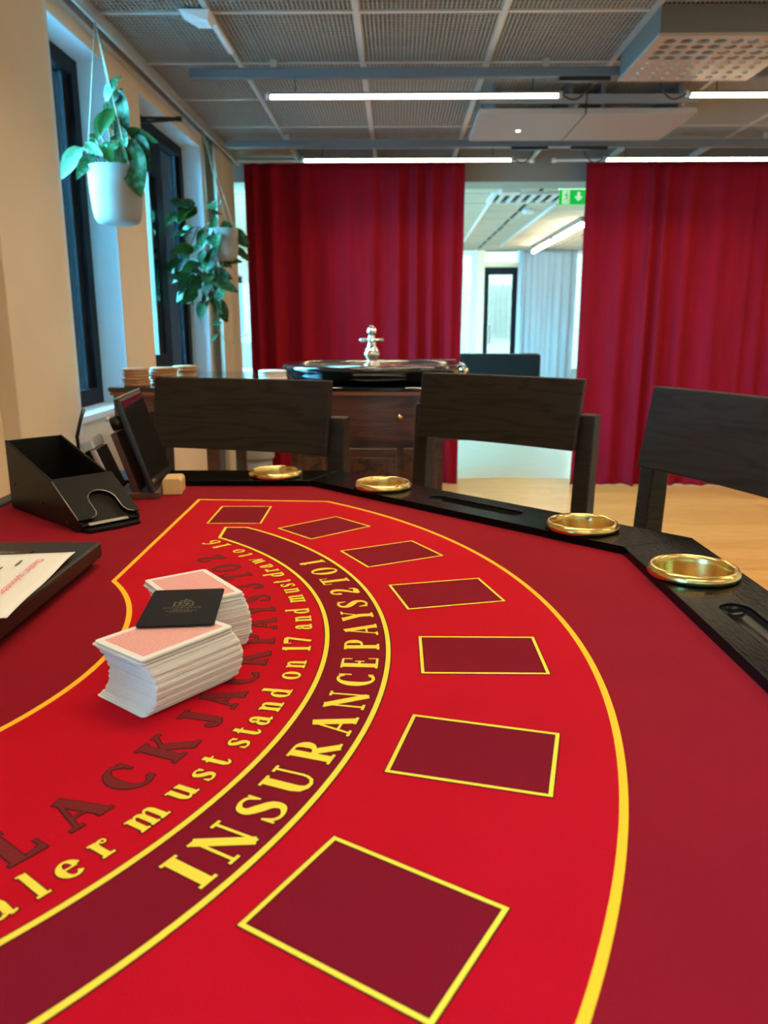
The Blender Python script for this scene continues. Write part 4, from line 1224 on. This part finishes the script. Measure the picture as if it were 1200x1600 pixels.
MB().box(.010, .087, .0, .022, .0825, .100, mx=MR).build('cap', M['clear'], rd, bevel=.003)
MB().box(.02, .05, .0125, .026, .05, .082, mx=MR).build('clip', M['black'], rd, bevel=.003)
MB().tube([MR @ Vector((.02, .027, .066)), MR @ Vector((.012, .03, .08)), MR @ Vector((.006, .018, .112)), MR @ Vector((.004, .000, .135)), MR @ Vector((.008, -.012, .150))], .003, 8).build('cable', M['black'], rd)

# ================================================================== BAR CHAIRS
def bar_chair(label, cxy, facing):
    """origin below the middle of the backrest; local -y is where the sitter looks"""
    t = thing('bar_chair', label, 'chair', (cxy[0], cxy[1], 0), facing, 'dark wooden bar chairs at the card table')
    HWp = .230
    for s in (-1, 1):
        MB().add([(s * HWp - .021, -.006, 0), (s * HWp + .021, -.006, 0), (s * HWp + .021, .044, 0), (s * HWp - .021, .044, 0),
                  (s * HWp - .021, -.016, .68), (s * HWp + .021, -.016, .68), (s * HWp + .021, .034, .68), (s * HWp - .021, .034, .68),
                  (s * HWp - .021, .010, 1.066), (s * HWp + .021, .010, 1.066), (s * HWp + .021, .050, 1.066), (s * HWp - .021, .050, 1.066)],
                 [(3, 2, 1, 0), (8, 9, 10, 11)] + [(a + i, a + (i + 1) % 4, a + 4 + (i + 1) % 4, a + 4 + i) for a in (0, 4) for i in range(4)]).build('rear_leg', M['chair'], t, bevel=.004)
        MB().box(s * .150 - .019, s * .150 + .019, -.355, -.313, 0, .664).build('front_leg', M['chair'], t, bevel=.004)
        MB().box(s * .158 - .01, s * .158 + .01, -.312, -.02, .30, .335).build('stretcher', M['chair'], t)
    MB().box(-.130, .130, -.345, -.323, .26, .295).build('foot_rail', M['chair'], t)
    MB().box(-HWp + .022, HWp - .022, .0, .02, .34, .375).build('stretcher', M['chair'], t)
    MB().prism([(-.165, -.365), (.165, -.365), (.23, -.02), (-.23, -.02)], .6645, .70).build('seat', M['chair'], t, bevel=.01, seg=3)
    # curved back panel in front of the posts, leaning
    vs = []; fs = []
    nn = 16; hh = .220
    for j in range(2):
        for i in range(nn + 1):
            u = -1 + 2 * i / nn
            yb = .012 * (1 - u * u)
            for z, lean in ((.985, -.004), (1.148, .026)):
                vs.append((hh * u * (1 + .018 * (z > 1)), yb + lean - .008 - (.018 if j == 0 else 0), z))
    W_ = (nn + 1) * 2
    for i in range(nn):
        a = i * 2
        fs.append((a, a + 2, a + 3, a + 1)); b2 = a + W_
        fs.append((b2 + 1, b2 + 3, b2 + 2, b2))
        fs.append((a + 1, a + 3, b2 + 3, b2 + 1)); fs.append((a, b2, b2 + 2, a + 2))
    fs.append((0, 1, W_ + 1, W_)); e = nn * 2; fs.append((e, W_ + e, W_ + e + 1, e + 1))
    MB().add(vs, fs, 0, False).build('backrest', M['chair'], t, bevel=.003)
    return t
bar_chair('dark wooden bar chair in front of the roulette cabinet, left of the three', (-.332, 1.825), R(-17))
bar_chair('dark wooden bar chair in front of the gap between the curtains, middle of the three', (.278, 1.950), R(-37))
bar_chair('dark wooden bar chair in front of the wide right curtain, cut by the picture edge', (.625, 1.405), R(-70))

# ================================================================== ROULETTE TABLE AND WHEEL
rt = thing('roulette_table', 'mahogany roulette table with burl panels behind the bar chairs', 'table', (0, 2.97, 0))
TZ = 1.04
MB().box(-1.035, .34, 0, 1.05, TZ - .016, TZ).build('top', M['lacq'], rt, bevel=.004)
MB().box(-1.03, .335, .004, 1.046, TZ - .03, TZ - .0165).build('edge_moulding', M['trimwood'], rt, bevel=.003)
MB().box(-1.02, .325, .014, 1.036, TZ - .20, TZ - .0305).build('apron', M['mahog'], rt)
MB().tube([(.06, .0138, TZ - .11), (.06, .004, TZ - .11)], .008, 10).build('lock', M['brass'], rt)
MB().box(-.36, .228, .05, .80, .06, TZ - .2005).build('pedestal', M['mahog'], rt)
MB().box(-.38, .248, .03, .82, 0, .0595).build('plinth', M['mahog'], rt, bevel=.006)
for x0, x1 in ((-.335, -.21), (-.185, .05), (.075, .205)):
    p_ = MB().box(x0, x1, .040, .0495, .12, TZ - .235).build('panel_frame', M['mahog'], rt, bevel=.004)
    MB().box(x0 + .02, x1 - .02, .034, .0395, .16, TZ - .27).build('burl_panel', M['burl'], p_, bevel=.003)
MB().box(-.70, -.655, .10, .145, 0, TZ - .2005).build('leg', M['mahog'], rt, bevel=.003)
MB().box(-.70, -.655, .70, .745, 0, TZ - .2005).build('leg', M['mahog'], rt, bevel=.003)

rw_ = thing('roulette', 'black-rimmed roulette wheel with a chrome turret', 'roulette wheel', (-.04, 3.395, TZ + .0003))
MB().lathe([(.0, 0), (.33, 0), (.36, .012), (.372, .03), (.376, .045), (.386, .052), (.386, .064), (.378, .070), (.350, .070), (.343, .064), (.335, .058)], 64).build('rim', M['lacq'], rw_)
MB().lathe([(.342, .062), (.31, .050), (.25, .036), (.235, .034), (.20, .030)], 64).build('bowl', M['bowl'], rw_)
MB().lathe([(.215, .020), (.215, .036), (.15, .044), (.07, .056), (.0, .060)], 48).build('rotor', M['bowl'], rw_)
pk_ = None
for i in range(37):
    a = 2 * PI * i / 37
    if i < 2:
        o = MB().box(-.015, .015, -.0125, .0125, 0, .003).build('number_pocket', M['red'] if i else M['black'], rw_)
        if i == 0: pa_me = o.data
        else: pb_me = o.data
    else:
        o = link(bpy.data.objects.new('number_pocket', pb_me if i % 2 else pa_me), rw_)
    o.location = (.1925 * math.cos(a), .1925 * math.sin(a), .0400); o.rotation_euler.z = a
for i in range(8):
    a = 2 * PI * (i + .5) / 8
    MB().box(-.012, .012, -.004, .004, 0, .006).build('deflector', M['chrome'], rw_)
    o = COL.objects[-1]; o.location = (.285 * math.cos(a), .285 * math.sin(a), .0445); o.rotation_euler.z = a
tu = MB().lathe([(0, .058), (.036, .058), (.038, .064), (.030, .070), (.022, .078), (.024, .086), (.033, .098), (.035, .110), (.028, .125), (.020, .138), (.0165, .150), (.019, .160), (.019, .172), (.015, .178), (.012, .186), (.019, .192), (.0215, .204), (.016, .216), (.007, .224), (0, .228)], 24)
tq = tu.build('turret', M['chrome'], rw_)
for i in range(4):
    a = PI / 2 * i + .25
    arm = MB().tube([(.012, 0, .166), (.030, 0, .166), (.038, 0, .166)], [.006, .007, .006], 10).lathe([(0, -.008), (.008, -.008), (.011, 0), (.008, .008), (0, .008)], 10, c=(.042, 0, .166)).build('turret_arm', M['chrome'], tq)
    arm.rotation_euler.z = a
tq.location.x = -.012
# black rake tray and chrome marker behind the wheel
mk = thing('win_marker', 'small chrome-topped marker at the right side of the roulette wheel', 'marker', (.315, 3.15, TZ + .0003))
MB().lathe([(0, 0), (.014, 0), (.014, .006), (.008, .012), (.008, .045), (.018, .05), (.019, .058), (.012, .066), (0, .068)], 20).build('body', M['chrome'], mk)
tc_ = thing('side_tray', 'thin black tray behind the right rim of the roulette wheel', 'tray', (.27, 3.92, TZ + .0003))
MB().box(-.13, .06, -.05, .05, .0, .058).build('base', M['black'], tc_, bevel=.003); MB().box(-.15, .08, -.07, .07, .0582, .066).build('plate', M['lacq'], tc_, bevel=.002)

# coasters: each one a thing
def coaster_pile(x, y, r_, th, n_, m_, lab, group, seed):
    rnd = random.Random(seed); me = None
    for i in range(n_):
        where = 'topmost' if i == n_ - 1 else ('lowest' if i == 0 else '%s from the bottom' % ('second', 'third', 'fourth', 'fifth', 'sixth')[i - 1])
        t = thing('coaster', '%s, %s' % (lab, where), 'coaster', (x + rnd.gauss(0, .0015), y + rnd.gauss(0, .0015), TZ + .0004 + i * (th + .0003)), rnd.random() * 6, group)
        if me is None:
            o = MB().lathe([(0, 0), (r_ - .003, 0), (r_, .0025), (r_, th - .0025), (r_ - .003, th), (0, th)], 28).build('disc', m_, t); me = o.data
        else:
            link(bpy.data.objects.new('disc', me), t)
coaster_pile(-.955, 3.06, .051, .0108, 6, M['cork'], 'tan coaster, left pile on the roulette table', 'tan coasters', 1)
coaster_pile(-.866, 3.13, .054, .0108, 6, M['cork'], 'tan coaster, middle pile on the roulette table', 'tan coasters', 2)
coaster_pile(-.815, 3.26, .049, .0108, 6, M['cork'], 'tan coaster, rear pile on the roulette table', 'tan coasters', 3)
coaster_pile(-.43, 3.07, .0535, .0115, 5, M['coastw'], 'cream coaster left of the roulette wheel', 'cream coasters', 4)

# ================================================================== WASTE BIN
bn = thing('waste_bin', 'grey waste bin standing before the red curtain', 'bin', rw(-.925, 5.2, 0), -TH)
MB().lathe([(0, 0), (.082, 0), (.092, .40), (.0, .40)], 28).build('body', M['trash'], bn)
MB().lathe([(0, .4003), (.104, .4003), (.106, .410), (.108, .47), (.095, .49), (.06, .50), (0, .502)], 28).build('lid', M['trash'], bn)

# ================================================================== HANGING PLANTS
leaf_mes = []
for li, (wd_, cu_, fo_) in enumerate(((.38, .25, .25), (.46, .12, .35), (.33, -.15, .2))):
    vs = []; fs = []
    n_ = 9
    for i in range(n_ + 1):
        t = i / n_
        w = wd_ * (math.sin(PI * min(1, t ** .75)) ** .8) * .5 if 0 < t < 1 else .004
        z = cu_ * t * (1 - t) * 1.2 - cu_ * .35 * t * t
        for s in (-1, -.5, 0, .5, 1):
            vs.append((s * w, t, z + fo_ * abs(s) * w * .8))
    for i in range(n_):
        for j in range(4):
            a = i * 5 + j
            fs.append((a, a + 1, a + 6, a + 5))
    leaf_mes.append((vs, fs))
leaf_cache = {}


def leaf(parent, base, tip, nrm, kind=0, dark=False, wid=1.0):
    key = (kind, dark)
    if key not in leaf_cache:
        vs, fs = leaf_mes[kind]
        o = MB().add(vs, fs, 0, True).build('leaf', M['leaf2'] if dark else M['leaf'], parent)
        leaf_cache[key] = o.data
    else:
        o = link(bpy.data.objects.new('leaf', leaf_cache[key]), parent)
    base = Vector(base); tip = Vector(tip)
    yv = tip - base; L_ = yv.length; yv.normalize()
    nv = Vector(nrm); xv = yv.cross(nv).normalized(); zv = xv.cross(yv).normalized()
    mx = Matrix(((xv.x * L_ * wid, yv.x * L_, zv.x * L_, base.x), (xv.y * L_ * wid, yv.y * L_, zv.y * L_, base.y), (xv.z * L_ * wid, yv.z * L_, zv.z * L_, base.z), (0, 0, 0, 1)))
    o.matrix_local = mx
    return o

# plant 1 -- coordinates in a frame at the pot's centre, metres, x right, z up, y away
P1 = rw(-1.155, 3.43, 0)
hp = thing('hanging_plant', 'trailing plant in a smooth white pot hung before the first window', 'potted plant', (P1.x, P1.y, 1.672), 0)
PH = .222
MB().lathe([(0, 0), (.060, 0), (.080, .006), (.092, .022), (.099, .06), (.104, .13), (.107, PH), (.101, PH), (.098, .13), (.09, .03), (0, .025)], 36).build('pot', M['pot'], hp)
MB().lathe([(0, PH - .03), (.095, PH - .03), (.095, PH - .025), (0, PH - .022)], 24).build('soil', M['soil'], hp)
hook = Vector((-.035, 0, CEIL - .06 - 1.672))
for k, a in enumerate((200, 320, 80)):
    e_ = Vector((.105 * math.cos(R(a)), .105 * math.sin(R(a)), PH - .01))
    MB().tube([hook, hook.lerp(e_, .35) + Vector((0, 0, -.0)), e_], .0028, 6).build('rope', M['rope'], hp)
MB().tube([hook + Vector((0, 0, -.01)), hook + Vector((0.012, 0, .02)), hook + Vector((0, 0, .045)), hook + Vector((-.012, 0, .02)), hook + Vector((0, 0, -.01))], .003, 6).build('hook', M['grid'], hp)
SCL = 3.45 / 1297.0                        # metres per photo pixel at the pot


def q1(x, y, d=0.0):                       # crop measure -> local
    px, py = 60 + x / 5.715, 100 + y / 5.715
    return Vector(((px - 172) * SCL, d, (350 - py) * SCL * 1.0))
rnd = random.Random(4)
L1 = [((610, 430), (745, 265), 0, -.02, 1.0), ((690, 320), (770, 610), 0, .02, .9), ((600, 420), (575, 520), 0, .03, 1.1), ((620, 510), (545, 715), 1, -.03, .9), ((680, 490), (600, 690), 1, -.05, .8),
      ((770, 650), (1000, 745), 1, -.03, .9), ((380, 795), (183, 1005), 1, -.02, .95), ((540, 690), (440, 700), 0, .02, 1.2), ((425, 760), (585, 880), 1, -.06, .7), ((570, 770), (745, 880), 1, -.07, 1.0),
      ((770, 730), (880, 1145), 0, -.09, .85), ((850, 690), (945, 930), 0, -.02, 1.1), ((500, 860), (385, 1040), 0, -.07, .9), ((730, 700), (655, 745), 0, -.04, 1.0), ((460, 860), (370, 960), 1, -.05, 1.1),
      ((620, 780), (690, 950), 1, -.06, .9), ((560, 760), (600, 860), 0, -.04, .9), ((700, 800), (790, 900), 1, -.08, 1.0), ((820, 640), (900, 760), 0, .05, 1.0), ((480, 720), (380, 800), 1, .03, .9), ((640, 560), (700, 690), 0, .04, .9),
      ((800, 760), (930, 960), 1, -.05, 1.0), ((720, 640), (800, 800), 0, -.06, 1.0), ((500, 780), (430, 930), 0, -.03, 1.0), ((760, 700), (860, 660), 1, .0, 1.0), ((660, 430), (740, 330), 1, .01, 1.1), ((640, 760), (720, 840), 0, -.08, 1.2)]
for (b0, t0, dk, d, wd_) in L1:
    bb, tt_ = q1(*b0, d * .5), q1(*t0, d + rnd.uniform(-.03, .03))
    root_ = Vector((bb.x * .35, bb.y * .3, PH - .02))
    tt_ = bb + (tt_ - bb) * 1.18
    leaf(hp, bb, tt_, (rnd.uniform(-.5, .2), -1, rnd.uniform(.1, .9)), rnd.choice((0, 1, 2)), bool(dk), wd_ * 1.3)
    mid = (root_ + bb) / 2 + Vector((0, 0, .02))
    MB().tube([root_, mid, bb], .0025, 5).build('stem', M['stem'], hp)

# plant 2
P2 = rw(-1.085, 5.17, 0)
hq = thing('hanging_plant', 'bushy trailing plant hung beside the beige drape before the second window', 'potted plant', (P2.x, P2.y, 1.66), 0)
MB().lathe([(0, 0), (.055, 0), (.078, .02), (.088, .08), (.092, .19), (.086, .19), (.08, .08), (0, .03)], 28).build('pot', M['pot'], hq)
MB().lathe([(0, .16), (.085, .16), (.085, .165), (0, .168)], 20).build('soil', M['soil'], hq)
for o in (hq,):
    pass
hook = Vector((-.105, 0, CEIL - .06 - 1.66))
for a in (190, 330, 80):
    e_ = Vector((.09 * math.cos(R(a)), .09 * math.sin(R(a)), .18))
    MB().tube([hook, e_], .003, 6).build('rope', M['rope'], hq)
rnd = random.Random(21)
for k in range(84):
    a = rnd.uniform(0, 2 * PI); v = rnd.random()
    # hanging shell, thicker on the left (window) side and front
    ctr = Vector((-.10 + .02 * math.cos(a), -.03, .06))
    dirv = Vector((math.cos(a) * .8 - .18, math.sin(a) * .7, 0))
    rad = rnd.uniform(.07, .19)
    zz = rnd.uniform(-.30, .27)
    if zz < -.08: dirv *= .55; dirv.x -= .12
    if zz < .06 and dirv.x > .25 and dirv.y < .1: zz = rnd.uniform(.08, .27)      # keep the pot showing on its right
    b0 = Vector((ctr.x * (0.6 if zz > 0 else 1) + dirv.x * rad, dirv.y * rad, .06 + zz))
    ln_ = rnd.uniform(.12, .18)
    out = Vector((dirv.x + rnd.uniform(-.5, .5), dirv.y + rnd.uniform(-.5, .5), rnd.uniform(-1.3, .15))).normalized()
    leaf(hq, b0, b0 + out * ln_, (rnd.uniform(-.9, .3), -1, rnd.uniform(.0, .9)), rnd.choice((0, 1, 2)), rnd.random() < .4, rnd.uniform(.95, 1.35))
for k in range(7):
    a = rnd.uniform(0, 6.28)
    pts = [Vector((.06 * math.cos(a), .06 * math.sin(a), .17)), Vector((.11 * math.cos(a) - .05, .11 * math.sin(a), .2)), Vector((.12 * math.cos(a) - .11, .12 * math.sin(a), .05)), Vector((.1 * math.cos(a) - .12, .1 * math.sin(a), -.18))]
    MB().tube(pts, .003, 5).build('stem', M['stem'], hq)
vine = [Vector((-.06, -.05, .10)), Vector((-.07, -.08, -.15)), Vector((-.045, -.08, -.30)), Vector((-.05, -.08, -.42)), Vector((.0, -.08, -.50)), Vector((.05, -.08, -.50)), Vector((.14, -.05, -.44))]
MB().tube(vine, .0022, 5).build('vine', M['stem'], hq)
for (b0, t0) in (((-.055, -.08, -.20), (-.02, -.09, -.30)), ((-.02, -.08, -.38), (-.10, -.09, -.39)), ((-.05, -.08, -.45), (-.10, -.09, -.50)), ((-.045, -.08, -.30), (-.01, -.09, -.33))):
    leaf(hq, b0, t0, (-.3, -1, .5), 0, False, 1.0)
